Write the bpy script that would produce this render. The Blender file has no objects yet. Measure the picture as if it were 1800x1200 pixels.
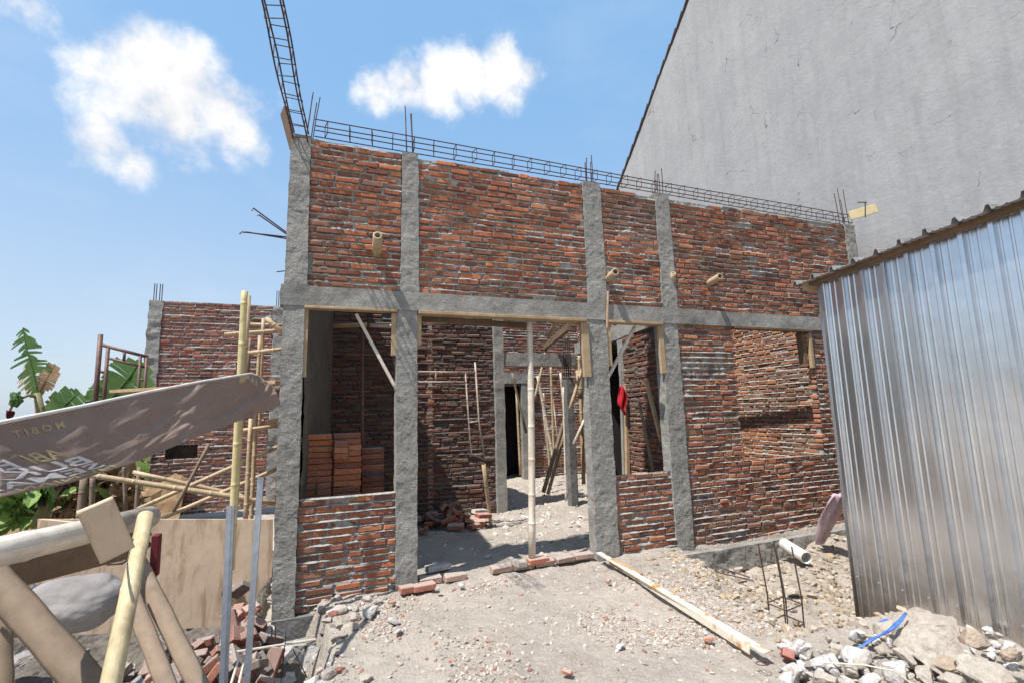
import bpy, math, random
import numpy as np
from mathutils import Vector, Matrix
random.seed(7); RNG = np.random.default_rng(11)
PI = math.pi
# ------------------------------------------------------------------ scene, camera
scn = bpy.context.scene
COL = scn.collection
CAM = np.array([0.0, 0.0, 1.45])
RX = np.array([0.931399, -0.362936, -0.027816]); UX = np.array([-0.025984, -0.142515, 0.989451]); FX = np.array([0.363072, 0.920851, 0.142169])
FPX = 865.0
def ray(x, y): return RX*(x-900)/FPX - UX*(y-600)/FPX + FX
def A(px, py, Y):                      # a surveyed point at depth Y
    d = ray(px, py); return CAM + d*(Y/d[1])
def D(px, py, t): return CAM + ray(px, py)*t
def G(px, py, z):                      # a surveyed point at height z
    d = ray(px, py); return CAM + d*((z-1.45)/d[2])
cam_d = bpy.data.cameras.new('camera'); cam = bpy.data.objects.new('camera', cam_d); COL.objects.link(cam)
cam_d.sensor_width = 36; cam_d.lens = FPX/1800*36; cam_d.clip_start = 0.05; cam_d.clip_end = 3000
M = Matrix.Identity(4)
for i in range(3):
    M[i][0] = RX[i]; M[i][1] = UX[i]; M[i][2] = -FX[i]; M[i][3] = CAM[i]
cam.matrix_world = M; scn.camera = cam

# ------------------------------------------------------------------ numpy noise
def _h(i, j, k, s):
    n = (i*374761393 + j*668265263 + k*2147483647 + s*974634777) & 0xFFFFFFFF
    n = ((n ^ (n >> 13)) * 1274126177) & 0xFFFFFFFF
    n = n ^ (n >> 16)
    return (n & 0xFFFF)/65535.0
def vnoise(x, y, z=0.0, s=0):
    x, y, z = np.broadcast_arrays(np.asarray(x, float), np.asarray(y, float), np.asarray(z, float))
    xi, yi, zi = np.floor(x).astype(np.int64), np.floor(y).astype(np.int64), np.floor(z).astype(np.int64)
    fx, fy, fz = x-xi, y-yi, z-zi
    fx, fy, fz = fx*fx*(3-2*fx), fy*fy*(3-2*fy), fz*fz*(3-2*fz)
    r = 0
    for a in (0, 1):
        for b in (0, 1):
            for c in (0, 1):
                w = (fx if a else 1-fx)*(fy if b else 1-fy)*(fz if c else 1-fz)
                r = r + w*_h(xi+a, yi+b, zi+c, s)
    return r*2-1
def fbm(x, y, z=0.0, s=0, o=4, g=0.5):
    r = 0; a = 1; f = 1; t = 0
    for k in range(o):
        r = r + a*vnoise(np.asarray(x)*f, np.asarray(y)*f, np.asarray(z)*f, s+k*17); t += a; a *= g; f *= 2.03
    return r/t
def sstep(a, b, x):
    t = np.clip((np.asarray(x, float)-a)/(b-a), 0, 1); return t*t*(3-2*t)

# ------------------------------------------------------------------ objects
WL = {}
def link(o, parent=None, world=(0, 0, 0)):
    COL.objects.link(o); world = Vector(world); WL[o.name] = world
    if parent is not None:
        o.parent = parent; o.location = world - WL[parent.name]
    else: o.location = world
    return o
def tag(o, label=None, cat=None, group=None, kind=None):
    if label: o['label'] = label
    if cat: o['category'] = cat
    if group: o['group'] = group
    if kind: o['kind'] = kind
    return o
def thing(name, loc, label, cat, group=None):
    o = bpy.data.objects.new(name, None); o.empty_display_size = .1
    return tag(link(o, None, loc), label, cat, group)
class MB:
    def __init__(s): s.v = []; s.f = []; s.c = []; s.n = 0; s.mi = []
    def add(s, vs, fs, col=None, mi=0):
        vs = np.asarray(vs, float); s.v.append(vs)
        b = s.n; s.f += [tuple(b+i for i in f) for f in fs]; s.mi += [mi]*len(fs); s.n += len(vs)
        s.c.append(np.tile(np.array(col if col is not None else (1, 1, 1), float), (len(vs), 1)) if (col is None or np.ndim(col) == 1) else np.asarray(col, float))
        return s
    def box(s, c, size, rot=None, jit=0, bev=0, col=None, mi=0):
        hx, hy, hz = [q/2 for q in size]
        b = min(bev, hx*.9, hy*.9, hz*.9)
        if b <= 0:
            P = [(x, y, z) for x in (-hx, hx) for y in (-hy, hy) for z in (-hz, hz)]
            F = [(0, 1, 3, 2), (4, 6, 7, 5), (0, 4, 5, 1), (2, 3, 7, 6), (0, 2, 6, 4), (1, 5, 7, 3)]
        else:
            P = []; idx = {}
            for sx in (-1, 1):
                for sy in (-1, 1):
                    for sz in (-1, 1):
                        for ax in range(3):
                            p = [sx*(hx-b), sy*(hy-b), sz*(hz-b)]; p[ax] = (sx*hx, sy*hy, sz*hz)[ax]
                            idx[(sx, sy, sz, ax)] = len(P); P.append(tuple(p))
            F = []
            def q(l): F.append(tuple(l))
            for sg in (-1, 1):
                l = [idx[(sg, a, c_, 0)] for a, c_ in ((-1, -1), (1, -1), (1, 1), (-1, 1))]; q(l if sg > 0 else l[::-1])
                l = [idx[(a, sg, c_, 1)] for a, c_ in ((-1, -1), (1, -1), (1, 1), (-1, 1))]; q(l[::-1] if sg > 0 else l)
                l = [idx[(a, c_, sg, 2)] for a, c_ in ((-1, -1), (1, -1), (1, 1), (-1, 1))]; q(l if sg > 0 else l[::-1])
            for a in (-1, 1):
                for c_ in (-1, 1):
                    for (ax, m1, m2) in ((0, 1, 2), (1, 0, 2), (2, 0, 1)):
                        k = []
                        for t in (-1, 1):
                            kk = [0, 0, 0]; kk[ax] = t; kk[m1] = a; kk[m2] = c_; k.append(tuple(kk))
                        q([idx[k[0]+(m1,)], idx[k[1]+(m1,)], idx[k[1]+(m2,)], idx[k[0]+(m2,)]])
            for sx in (-1, 1):
                for sy in (-1, 1):
                    for sz in (-1, 1): q([idx[(sx, sy, sz, ax)] for ax in range(3)])
        P = np.array(P, float)
        if jit: P += RNG.uniform(-jit, jit, P.shape)
        if rot is not None: P = P @ np.array(rot).T
        return s.add(P+np.array(c), F, col, mi)
    def tube(s, pts, r, n=10, col=None, cap=True, mi=0, hollow=0, flat=1.0):
        pts = [np.array(p, float) for p in pts]; k = len(pts)
        rs = [r]*k if np.isscalar(r) else list(r)
        d = pts[-1]-pts[0]; up = np.array([0, 0, 1.]) if abs(d[2]) < .9*np.linalg.norm(d) else np.array([1., 0, 0])
        V = []
        for i in range(k):
            t = pts[min(i+1, k-1)]-pts[max(i-1, 0)]; t = t/(np.linalg.norm(t)+1e-9)
            a = np.cross(up, t); a /= np.linalg.norm(a)+1e-9; b = np.cross(t, a)
            for j in range(n):
                th = 2*PI*j/n; V.append(pts[i]+rs[i]*(math.cos(th)*a+flat*math.sin(th)*b))
        F = [(i*n+j, i*n+(j+1) % n, (i+1)*n+(j+1) % n, (i+1)*n+j) for i in range(k-1) for j in range(n)]
        if hollow:
            for (i, sg) in ((0, 1), (k-1, -1)):
                t = pts[min(i+1, k-1)]-pts[max(i-1, 0)]; t = t/np.linalg.norm(t)*sg
                base = len(V)
                for j in range(n): V.append(pts[i]+(V[i*n+j]-pts[i])*hollow)
                for j in range(n): V.append(pts[i]+(V[i*n+j]-pts[i])*hollow+t*rs[i]*1.5)
                for j in range(n):
                    q1 = (i*n+j, i*n+(j+1) % n, base+(j+1) % n, base+j); q2 = (base+j, base+(j+1) % n, base+n+(j+1) % n, base+n+j)
                    F += [q1, q2] if sg < 0 else [q1[::-1], q2[::-1]]
                F.append(tuple(base+n+j for j in range(n)))
        elif cap: F += [tuple(range(n))[::-1], tuple((k-1)*n+j for j in range(n))]
        return s.add(V, F, col, mi)
    def grid(s, P, col=None, mask=None, mi=0):    # P (a,b,3); mask (a-1,b-1)
        a, b = P.shape[:2]
        F = [(i*b+j, (i+1)*b+j, (i+1)*b+j+1, i*b+j+1) for i in range(a-1) for j in range(b-1) if mask is None or mask[i, j]]
        return s.add(P.reshape(-1, 3), F, None if col is None else (col if np.ndim(col) == 1 else col.reshape(-1, 3)), mi)
    def build(s, name, mats, parent=None, origin=None, smooth=False, cols=False):
        V = np.concatenate(s.v); 
        if origin is None: origin = (V[:, 0].mean(), V[:, 1].mean(), V[:, 2].min())
        origin = np.array(origin, float)
        me = bpy.data.meshes.new(name); me.from_pydata((V-origin).tolist(), [], s.f)
        for m in (mats if isinstance(mats, (list, tuple)) else [mats]): me.materials.append(m)
        if any(s.mi): me.polygons.foreach_set('material_index', s.mi)
        if cols:
            at = me.color_attributes.new('Col', 'FLOAT_COLOR', 'POINT'); C = np.ones((len(V), 4), np.float32); C[:, :3] = np.concatenate(s.c); at.data.foreach_set('color', C.ravel())
        if smooth: me.polygons.foreach_set('use_smooth', [True]*len(me.polygons))
        me.validate(); me.update()
        return link(bpy.data.objects.new(name, me), parent, origin)
def rotm(rx=0, ry=0, rz=0):
    return np.array((Matrix.Rotation(rz, 3, 'Z') @ Matrix.Rotation(ry, 3, 'Y') @ Matrix.Rotation(rx, 3, 'X')))
def fr(xdir, zhint=(0, 0, 1)):           # rotation whose local X runs along xdir
    x = np.array(xdir, float); x /= np.linalg.norm(x); y = np.cross(zhint, x); y /= np.linalg.norm(y); z = np.cross(x, y)
    return np.stack([x, y, z], 1)
def beam(mb, p0, p1, w, h, bev=.003, **k):
    p0, p1 = np.array(p0, float), np.array(p1, float); L = np.linalg.norm(p1-p0); d = (p1-p0)/L
    zh = (0, 0, 1) if abs(d[2]) < .95 else (0, 1, 0)
    return mb.box((p0+p1)/2, (L, w, h), fr(d, zh), bev=bev, **k)

# ------------------------------------------------------------------ materials
def mat(name, base=(.5, .5, .5), rough=.85, metal=0.0, var=0.0, vscale=5.0, col2=None, bump=0.0, bscale=40.0, attr=False, stretch=(1, 1, 1), bdist=.01, thr=(.35, .65), spec=.3, extra=None, rvar=0):
    m = bpy.data.materials.new(name); m.use_nodes = True; nt = m.node_tree; N = nt.nodes; L = nt.links
    b = N['Principled BSDF']; b.inputs['Roughness'].default_value = rough; b.inputs['Metallic'].default_value = metal; b.inputs['Specular IOR Level'].default_value = spec
    tc = N.new('ShaderNodeTexCoord'); mp = N.new('ShaderNodeMapping'); mp.inputs['Scale'].default_value = stretch; L.new(tc.outputs['Object'], mp.inputs['Vector']); vec = mp.outputs['Vector']
    if attr:
        a = N.new('ShaderNodeAttribute'); a.attribute_name = 'Col'; cur = a.outputs['Color']
    else:
        r = N.new('ShaderNodeRGB'); r.outputs[0].default_value = (*base, 1); cur = r.outputs[0]
    if col2 is not None:
        n = N.new('ShaderNodeTexNoise'); n.inputs['Scale'].default_value = vscale; n.inputs['Detail'].default_value = 8; n.inputs['Roughness'].default_value = .65; L.new(vec, n.inputs['Vector'])
        mr = N.new('ShaderNodeMapRange'); mr.inputs[1].default_value = thr[0]; mr.inputs[2].default_value = thr[1]; L.new(n.outputs['Fac'], mr.inputs[0])
        mx = N.new('ShaderNodeMix'); mx.data_type = 'RGBA'; L.new(mr.outputs[0], mx.inputs[0]); L.new(cur, mx.inputs[6]); mx.inputs[7].default_value = (*col2, 1); cur = mx.outputs[2]
    if var:
        n = N.new('ShaderNodeTexNoise'); n.inputs['Scale'].default_value = vscale*6.3; n.inputs['Detail'].default_value = 6; n.inputs['Roughness'].default_value = .7; L.new(vec, n.inputs['Vector'])
        mr = N.new('ShaderNodeMapRange'); mr.inputs[1].default_value = .25; mr.inputs[2].default_value = .75; mr.inputs[3].default_value = 1-var; mr.inputs[4].default_value = 1+var; L.new(n.outputs['Fac'], mr.inputs[0])
        vm = N.new('ShaderNodeVectorMath'); vm.operation = 'SCALE'; L.new(cur, vm.inputs[0]); L.new(mr.outputs[0], vm.inputs['Scale']); cur = vm.outputs[0]
    if extra: cur = extra(N, L, vec, cur)
    L.new(cur, b.inputs['Base Color'])
    if rvar:
        n = N.new('ShaderNodeTexNoise'); n.inputs['Scale'].default_value = vscale*2; n.inputs['Detail'].default_value = 6; L.new(vec, n.inputs['Vector'])
        mr = N.new('ShaderNodeMapRange'); mr.inputs[3].default_value = rough-rvar; mr.inputs[4].default_value = rough+rvar; L.new(n.outputs['Fac'], mr.inputs[0]); L.new(mr.outputs[0], b.inputs['Roughness'])
    if bump:
        n = N.new('ShaderNodeTexNoise'); n.inputs['Scale'].default_value = bscale; n.inputs['Detail'].default_value = 10; n.inputs['Roughness'].default_value = .7; L.new(vec, n.inputs['Vector'])
        bp = N.new('ShaderNodeBump'); bp.inputs['Strength'].default_value = bump; bp.inputs['Distance'].default_value = bdist; L.new(n.outputs['Fac'], bp.inputs['Height']); L.new(bp.outputs[0], b.inputs['Normal'])
    return m
def mixc(N, L, fac, c1, c2):
    mx = N.new('ShaderNodeMix'); mx.data_type = 'RGBA'; L.new(fac, mx.inputs[0]); L.new(c1, mx.inputs[6]); mx.inputs[7].default_value = (*c2, 1); return mx.outputs[2]
def cracks(col, scale=1.1, w=.012, seed=0.0):
    def f(N, L, vec, cur):
        # domain-warped cell borders, only where a mask lets them show
        nz = N.new('ShaderNodeTexNoise'); nz.inputs['Scale'].default_value = 3.2; nz.inputs['Detail'].default_value = 5; L.new(vec, nz.inputs['Vector'])
        ad = N.new('ShaderNodeVectorMath'); ad.operation = 'MULTIPLY_ADD'; L.new(nz.outputs['Color'], ad.inputs[0]); ad.inputs[1].default_value = (.55,)*3; L.new(vec, ad.inputs[2])
        v = N.new('ShaderNodeTexVoronoi'); v.feature = 'DISTANCE_TO_EDGE'; v.inputs['Scale'].default_value = scale; L.new(ad.outputs[0], v.inputs['Vector'])
        mr = N.new('ShaderNodeMapRange'); mr.inputs[1].default_value = 0; mr.inputs[2].default_value = w; mr.inputs[3].default_value = 1; mr.inputs[4].default_value = 0; L.new(v.outputs['Distance'], mr.inputs[0])
        n2 = N.new('ShaderNodeTexNoise'); n2.inputs['Scale'].default_value = 1.7; n2.inputs['Detail'].default_value = 7; n2.inputs['Roughness'].default_value = .7; L.new(vec, n2.inputs['Vector'])
        m2 = N.new('ShaderNodeMapRange'); m2.inputs[1].default_value = .53; m2.inputs[2].default_value = .6; L.new(n2.outputs['Fac'], m2.inputs[0])
        mu = N.new('ShaderNodeMath'); mu.operation = 'MULTIPLY'; L.new(mr.outputs[0], mu.inputs[0]); L.new(m2.outputs[0], mu.inputs[1])
        cur = mixc(N, L, mu.outputs[0], cur, col)
        # tall thin run-down marks
        mp = N.new('ShaderNodeMapping'); mp.inputs['Scale'].default_value = (3.5, 3.5, .35); L.new(vec, mp.inputs['Vector'])
        n3 = N.new('ShaderNodeTexNoise'); n3.inputs['Scale'].default_value = 1.4; n3.inputs['Detail'].default_value = 8; n3.inputs['Roughness'].default_value = .65; L.new(mp.outputs[0], n3.inputs['Vector'])
        m3 = N.new('ShaderNodeMapRange'); m3.inputs[1].default_value = .5; m3.inputs[2].default_value = .8; m3.inputs[4].default_value = .4; L.new(n3.outputs['Fac'], m3.inputs[0])
        cur = mixc(N, L, m3.outputs[0], cur, (.145, .145, .147))
        m4 = N.new('ShaderNodeMapRange'); m4.inputs[1].default_value = .45; m4.inputs[2].default_value = .25; m4.inputs[4].default_value = .5; L.new(n3.outputs['Fac'], m4.inputs[0])
        return mixc(N, L, m4.outputs[0], cur, (.34, .34, .34))
    return f
Mt = {}
def pourmarks(N, L, vec, cur):
    mp = N.new('ShaderNodeMapping'); mp.inputs['Scale'].default_value = (1.2, 1.2, 14); L.new(vec, mp.inputs['Vector'])
    n = N.new('ShaderNodeTexNoise'); n.inputs['Scale'].default_value = 2.2; n.inputs['Detail'].default_value = 4; L.new(mp.outputs[0], n.inputs['Vector'])
    mr = N.new('ShaderNodeMapRange'); mr.inputs[1].default_value = .55; mr.inputs[2].default_value = .75; mr.inputs[4].default_value = .45; L.new(n.outputs['Fac'], mr.inputs[0])
    cur = mixc(N, L, mr.outputs[0], cur, (.17, .165, .155))
    v = N.new('ShaderNodeTexVoronoi'); v.inputs['Scale'].default_value = 60; L.new(vec, v.inputs['Vector'])
    m2 = N.new('ShaderNodeMapRange'); m2.inputs[1].default_value = .22; m2.inputs[2].default_value = .12; m2.inputs[4].default_value = .7; L.new(v.outputs['Distance'], m2.inputs[0])
    n3 = N.new('ShaderNodeTexNoise'); n3.inputs['Scale'].default_value = 6; n3.inputs['Detail'].default_value = 4; L.new(vec, n3.inputs['Vector'])
    m3 = N.new('ShaderNodeMapRange'); m3.inputs[1].default_value = .5; m3.inputs[2].default_value = .6; L.new(n3.outputs['Fac'], m3.inputs[0])
    mu = N.new('ShaderNodeMath'); mu.operation = 'MULTIPLY'; L.new(m2.outputs[0], mu.inputs[0]); L.new(m3.outputs[0], mu.inputs[1])
    return mixc(N, L, mu.outputs[0], cur, (.10, .095, .09))
def dusty(c, lo=.25, hi=.95, amt=.75):
    def f(N, L, vec, cur):       # settled dust: lies only on what faces up
        ge = N.new('ShaderNodeNewGeometry'); sp = N.new('ShaderNodeSeparateXYZ'); L.new(ge.outputs['True Normal'], sp.inputs[0])
        mr = N.new('ShaderNodeMapRange'); mr.inputs[1].default_value = lo; mr.inputs[2].default_value = hi; mr.inputs[4].default_value = amt; L.new(sp.outputs[2], mr.inputs[0])
        return mixc(N, L, mr.outputs[0], cur, c)
    return f
Mt['brick'] = mat('fired_brick', attr=True, rough=.9, var=.42, vscale=7, col2=(.18, .115, .085), thr=(.54, .8), bump=.7, bscale=70, bdist=.007, extra=dusty((.36, .31, .27)))
Mt['mortar'] = mat('mortar', (.255, .238, .215), rough=.95, var=.3, vscale=6, col2=(.40, .38, .35), bump=1.0, bscale=80, bdist=.012)
Mt['mortar_pale'] = mat('pale_mortar', (.42, .38, .33), rough=.95, var=.25, vscale=6, col2=(.50, .46, .40), bump=.8, bscale=80, bdist=.008)
Mt['mortar_shaded'] = mat('shaded_mortar', (.085, .078, .075), rough=.95, var=.3, vscale=6, col2=(.12, .11, .10), bump=.9, bscale=90, bdist=.008)  # darker mortar copy that paints in the shade of the inner rooms
Mt['concrete'] = mat('cast_concrete', (.33, .315, .285), rough=.92, var=.25, vscale=2.6, col2=(.20, .19, .17), bump=1.0, bscale=60, bdist=.016, extra=pourmarks)
Mt['concrete_dark'] = mat('dark_concrete', (.17, .165, .16), rough=.9, var=.25, vscale=3, col2=(.11, .105, .10), bump=.6, bscale=45, bdist=.008)  # darker grey tone of the cast concrete
Mt['plaster'] = mat('old_plaster', (.27, .267, .265), rough=.9, var=.10, vscale=.9, col2=(.315, .31, .305), bump=.5, bscale=14, bdist=.02, extra=cracks((.09, .085, .085), 1.0, .009))
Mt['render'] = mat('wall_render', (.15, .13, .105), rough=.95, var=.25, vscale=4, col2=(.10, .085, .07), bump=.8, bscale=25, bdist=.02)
def pebbly(N, L, vec, cur):
    v = N.new('ShaderNodeTexVoronoi'); v.inputs['Scale'].default_value = 75; L.new(vec, v.inputs['Vector'])
    s = N.new('ShaderNodeSeparateColor'); L.new(v.outputs['Color'], s.inputs[0])
    mr = N.new('ShaderNodeMapRange'); mr.inputs[1].default_value = .8; mr.inputs[2].default_value = .84; mr.inputs[4].default_value = .3; L.new(s.outputs[0], mr.inputs[0])
    return mixc(N, L, mr.outputs[0], cur, (.52, .49, .45))
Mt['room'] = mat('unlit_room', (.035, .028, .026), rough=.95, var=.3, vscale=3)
Mt['soil'] = mat('dry_soil', (.44, .38, .32), rough=.97, var=.18, vscale=1.1, col2=(.33, .285, .24), bump=1.0, bscale=26, bdist=.035, extra=pebbly)
Mt['gravel'] = mat('gravel_stone', attr=True, rough=.95, var=.2, vscale=9, bump=.5, bscale=60, bdist=.004)
Mt['rock'] = mat('lime_rock', attr=True, rough=.93, var=.3, vscale=5, col2=(.27, .22, .175), thr=(.5, .7), bump=1.0, bscale=22, bdist=.02)
def stains(N, L, vec, cur):
    at = N.new('ShaderNodeAttribute'); at.attribute_name = 'Col'
    ck = N.new('ShaderNodeVectorMath'); ck.operation = 'MULTIPLY'; L.new(cur, ck.inputs[0]); L.new(at.outputs['Color'], ck.inputs[1])
    gt = N.new('ShaderNodeMath'); gt.operation = 'GREATER_THAN'; L.new(at.outputs['Fac'], gt.inputs[0]); gt.inputs[1].default_value = .01
    mm_ = N.new('ShaderNodeMix'); mm_.data_type = 'RGBA'; L.new(gt.outputs[0], mm_.inputs[0]); L.new(cur, mm_.inputs[6]); L.new(ck.outputs[0], mm_.inputs[7]); cur = mm_.outputs[2]
    n = N.new('ShaderNodeTexNoise'); n.inputs['Scale'].default_value = 9; n.inputs['Detail'].default_value = 5; L.new(vec, n.inputs['Vector'])
    mr = N.new('ShaderNodeMapRange'); mr.inputs[1].default_value = .58; mr.inputs[2].default_value = .72; mr.inputs[4].default_value = .7; L.new(n.outputs['Fac'], mr.inputs[0])
    return mixc(N, L, mr.outputs[0], cur, (.20, .15, .09))
Mt['bamboo'] = mat('aged_bamboo', (.47, .36, .22), rough=.6, var=.2, vscale=3, col2=(.34, .245, .15), bump=.25, bscale=30, bdist=.003, extra=stains)
Mt['bamboo_new'] = mat('fresh_bamboo', (.60, .50, .26), rough=.5, var=.13, vscale=3, col2=(.46, .38, .18), bump=.2, bscale=30, bdist=.003, extra=stains)
Mt['bamboo_dark'] = mat('dull_bamboo', (.24, .175, .12), rough=.75, var=.2, vscale=4, col2=(.16, .12, .085), bump=.3, bscale=30, bdist=.003)
Mt['bamboo_leg'] = mat('yellowed_bamboo', (.54, .45, .28), rough=.6, var=.22, vscale=9, col2=(.40, .32, .18), bump=.5, bscale=70, bdist=.002, extra=stains, stretch=(1, 1, .12))
Mt['bamboo_rail'] = mat('worn_rail_bamboo', (.60, .54, .45), rough=.65, var=.2, vscale=7, col2=(.36, .31, .27), thr=(.45, .65), bump=.5, bscale=60, bdist=.002, extra=stains, stretch=(.15, .5, 1))
Mt['bamboo_mid'] = mat('shaded_bamboo', (.30, .22, .155), rough=.8, var=.2, vscale=4, col2=(.22, .165, .12), bump=.3, bscale=30, bdist=.003)  # browner bamboo tone paints in the shade on the right trestle braces
Mt['bamboo_pale'] = mat('bleached_bamboo', (.62, .56, .48), rough=.6, var=.12, vscale=4, col2=(.50, .42, .31), bump=.3, bscale=30, bdist=.003, extra=stains)
Mt['wood'] = mat('sawn_timber', (.42, .31, .19), rough=.8, var=.2, vscale=4, col2=(.30, .20, .11), bump=.3, bscale=30, bdist=.003, stretch=(1, 1, 1))
Mt['wood_dark'] = mat('dark_timber', (.19, .12, .075), rough=.85, var=.25, vscale=4, col2=(.12, .08, .05), bump=.3, bscale=30, bdist=.003)
def grain(N, L, vec, cur):
    mp = N.new('ShaderNodeMapping'); mp.inputs['Scale'].default_value = (6, 6, 1.3); mp.inputs['Rotation'].default_value = (0, .16, 0); L.new(vec, mp.inputs['Vector'])
    n = N.new('ShaderNodeTexNoise'); n.inputs['Scale'].default_value = 2.5; n.inputs['Detail'].default_value = 9; n.inputs['Roughness'].default_value = .6; n.inputs['Distortion'].default_value = .6; L.new(mp.outputs[0], n.inputs['Vector'])
    mr = N.new('ShaderNodeMapRange'); mr.inputs[1].default_value = .50; mr.inputs[2].default_value = .66; mr.inputs[4].default_value = .7; L.new(n.outputs['Fac'], mr.inputs[0])
    return mixc(N, L, mr.outputs[0], cur, (.30, .19, .11))
Mt['plywood'] = mat('weathered_plywood', (.60, .45, .32), rough=.85, var=.12, vscale=2.5, col2=(.50, .37, .26), bump=.3, bscale=20, bdist=.004, extra=grain)
Mt['ply_yellow'] = mat('yellow_plywood', (.55, .45, .26), rough=.85, var=.12, vscale=4, col2=(.45, .36, .2))
def sitedirt(N, L, vec, cur):
    sp = N.new('ShaderNodeSeparateXYZ'); L.new(vec, sp.inputs[0])
    n = N.new('ShaderNodeTexNoise'); n.inputs['Scale'].default_value = 7; n.inputs['Detail'].default_value = 8; n.inputs['Roughness'].default_value = .7; L.new(vec, n.inputs['Vector'])
    ad = N.new('ShaderNodeMath'); ad.operation = 'MULTIPLY_ADD'; L.new(n.outputs['Fac'], ad.inputs[0]); ad.inputs[1].default_value = -1.1; L.new(sp.outputs[2], ad.inputs[2])
    mr = N.new('ShaderNodeMapRange'); mr.inputs[1].default_value = .12; mr.inputs[2].default_value = -.45; mr.inputs[4].default_value = .75; L.new(ad.outputs[0], mr.inputs[0])
    return mixc(N, L, mr.outputs[0], cur, (.34, .29, .235))
Mt['zinc'] = mat('zinc_sheet', (.70, .715, .735), rough=.22, metal=.94, var=.06, vscale=1.6, col2=(.62, .63, .65), rvar=.06, extra=sitedirt)
Mt['zinc_dull'] = mat('dull_zinc', (.42, .42, .43), rough=.6, metal=.6, var=.2, vscale=4, col2=(.30, .27, .24))
Mt['stud'] = mat('galvanised_stud', (.50, .55, .62), rough=.4, metal=.75, var=.15, vscale=8, col2=(.36, .39, .43))
Mt['rebar'] = mat('steel_rebar', (.055, .045, .05), rough=.65, metal=.4, var=.3, vscale=20, col2=(.11, .065, .045))
Mt['pipe'] = mat('scaffold_steel', (.11, .06, .055), rough=.6, metal=.3, var=.3, vscale=12, col2=(.17, .10, .075))
Mt['pipe_pale'] = mat('pale_scaffold_paint', (.45, .40, .36), rough=.55, var=.3, vscale=10, col2=(.25, .16, .11))
Mt['rust'] = mat('rusty_white_steel', (.68, .60, .48), rough=.7, var=.15, vscale=7, col2=(.42, .20, .07), thr=(.52, .62), bump=.2, bscale=60, bdist=.002)
Mt['banner'] = mat('banner_vinyl', (.235, .165, .130), rough=.62, var=.08, vscale=3, col2=(.27, .20, .165), bump=.15, bscale=9, bdist=.01)
Mt['banner_white'] = mat('banner_white_print', (.60, .56, .53), rough=.6)
Mt['banner_gold'] = mat('banner_gold_print', (.42, .33, .17), rough=.6)
Mt['leaf'] = mat('banana_leaf', (.035, .105, .018), rough=.5, var=.3, vscale=2, col2=(.075, .13, .022), spec=.4)
Mt['leaf_dry'] = mat('dry_leaf', (.17, .10, .05), rough=.85, var=.3, vscale=4, col2=(.26, .18, .10))
Mt['leaf_mid'] = mat('shrub_leaf', (.09, .17, .03), rough=.6, var=.3, vscale=4, col2=(.20, .26, .06))
Mt['stem'] = mat('banana_stem', (.16, .17, .07), rough=.7, var=.25, vscale=5, col2=(.22, .15, .08))
Mt['tile'] = mat('roof_tile_dark', (.07, .05, .045), rough=.8, var=.2, vscale=5)
Mt['pvc'] = mat('white_pvc', (.72, .70, .66), rough=.45, var=.08, vscale=6, col2=(.55, .50, .44))
Mt['sack'] = mat('pale_sack', (.17, .155, .15), rough=.8, var=.12, vscale=5, col2=(.30, .28, .27), bump=.3, bscale=12, bdist=.01)
Mt['blue'] = mat('blue_plastic', (.03, .10, .42), rough=.45, var=.15, vscale=12, col2=(.08, .2, .55))
Mt['pink'] = mat('pink_cloth', (.60, .47, .50), rough=.9, var=.1, vscale=6, col2=(.42, .30, .34))
Mt['red'] = mat('red_cloth', (.38, .01, .02), rough=.85, var=.15, vscale=6)
Mt['maroon'] = mat('maroon_board', (.10, .012, .015), rough=.7, var=.15, vscale=6)
Mt['grass'] = mat('weeds', (.13, .20, .04), rough=.8, var=.35, vscale=2)

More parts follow.
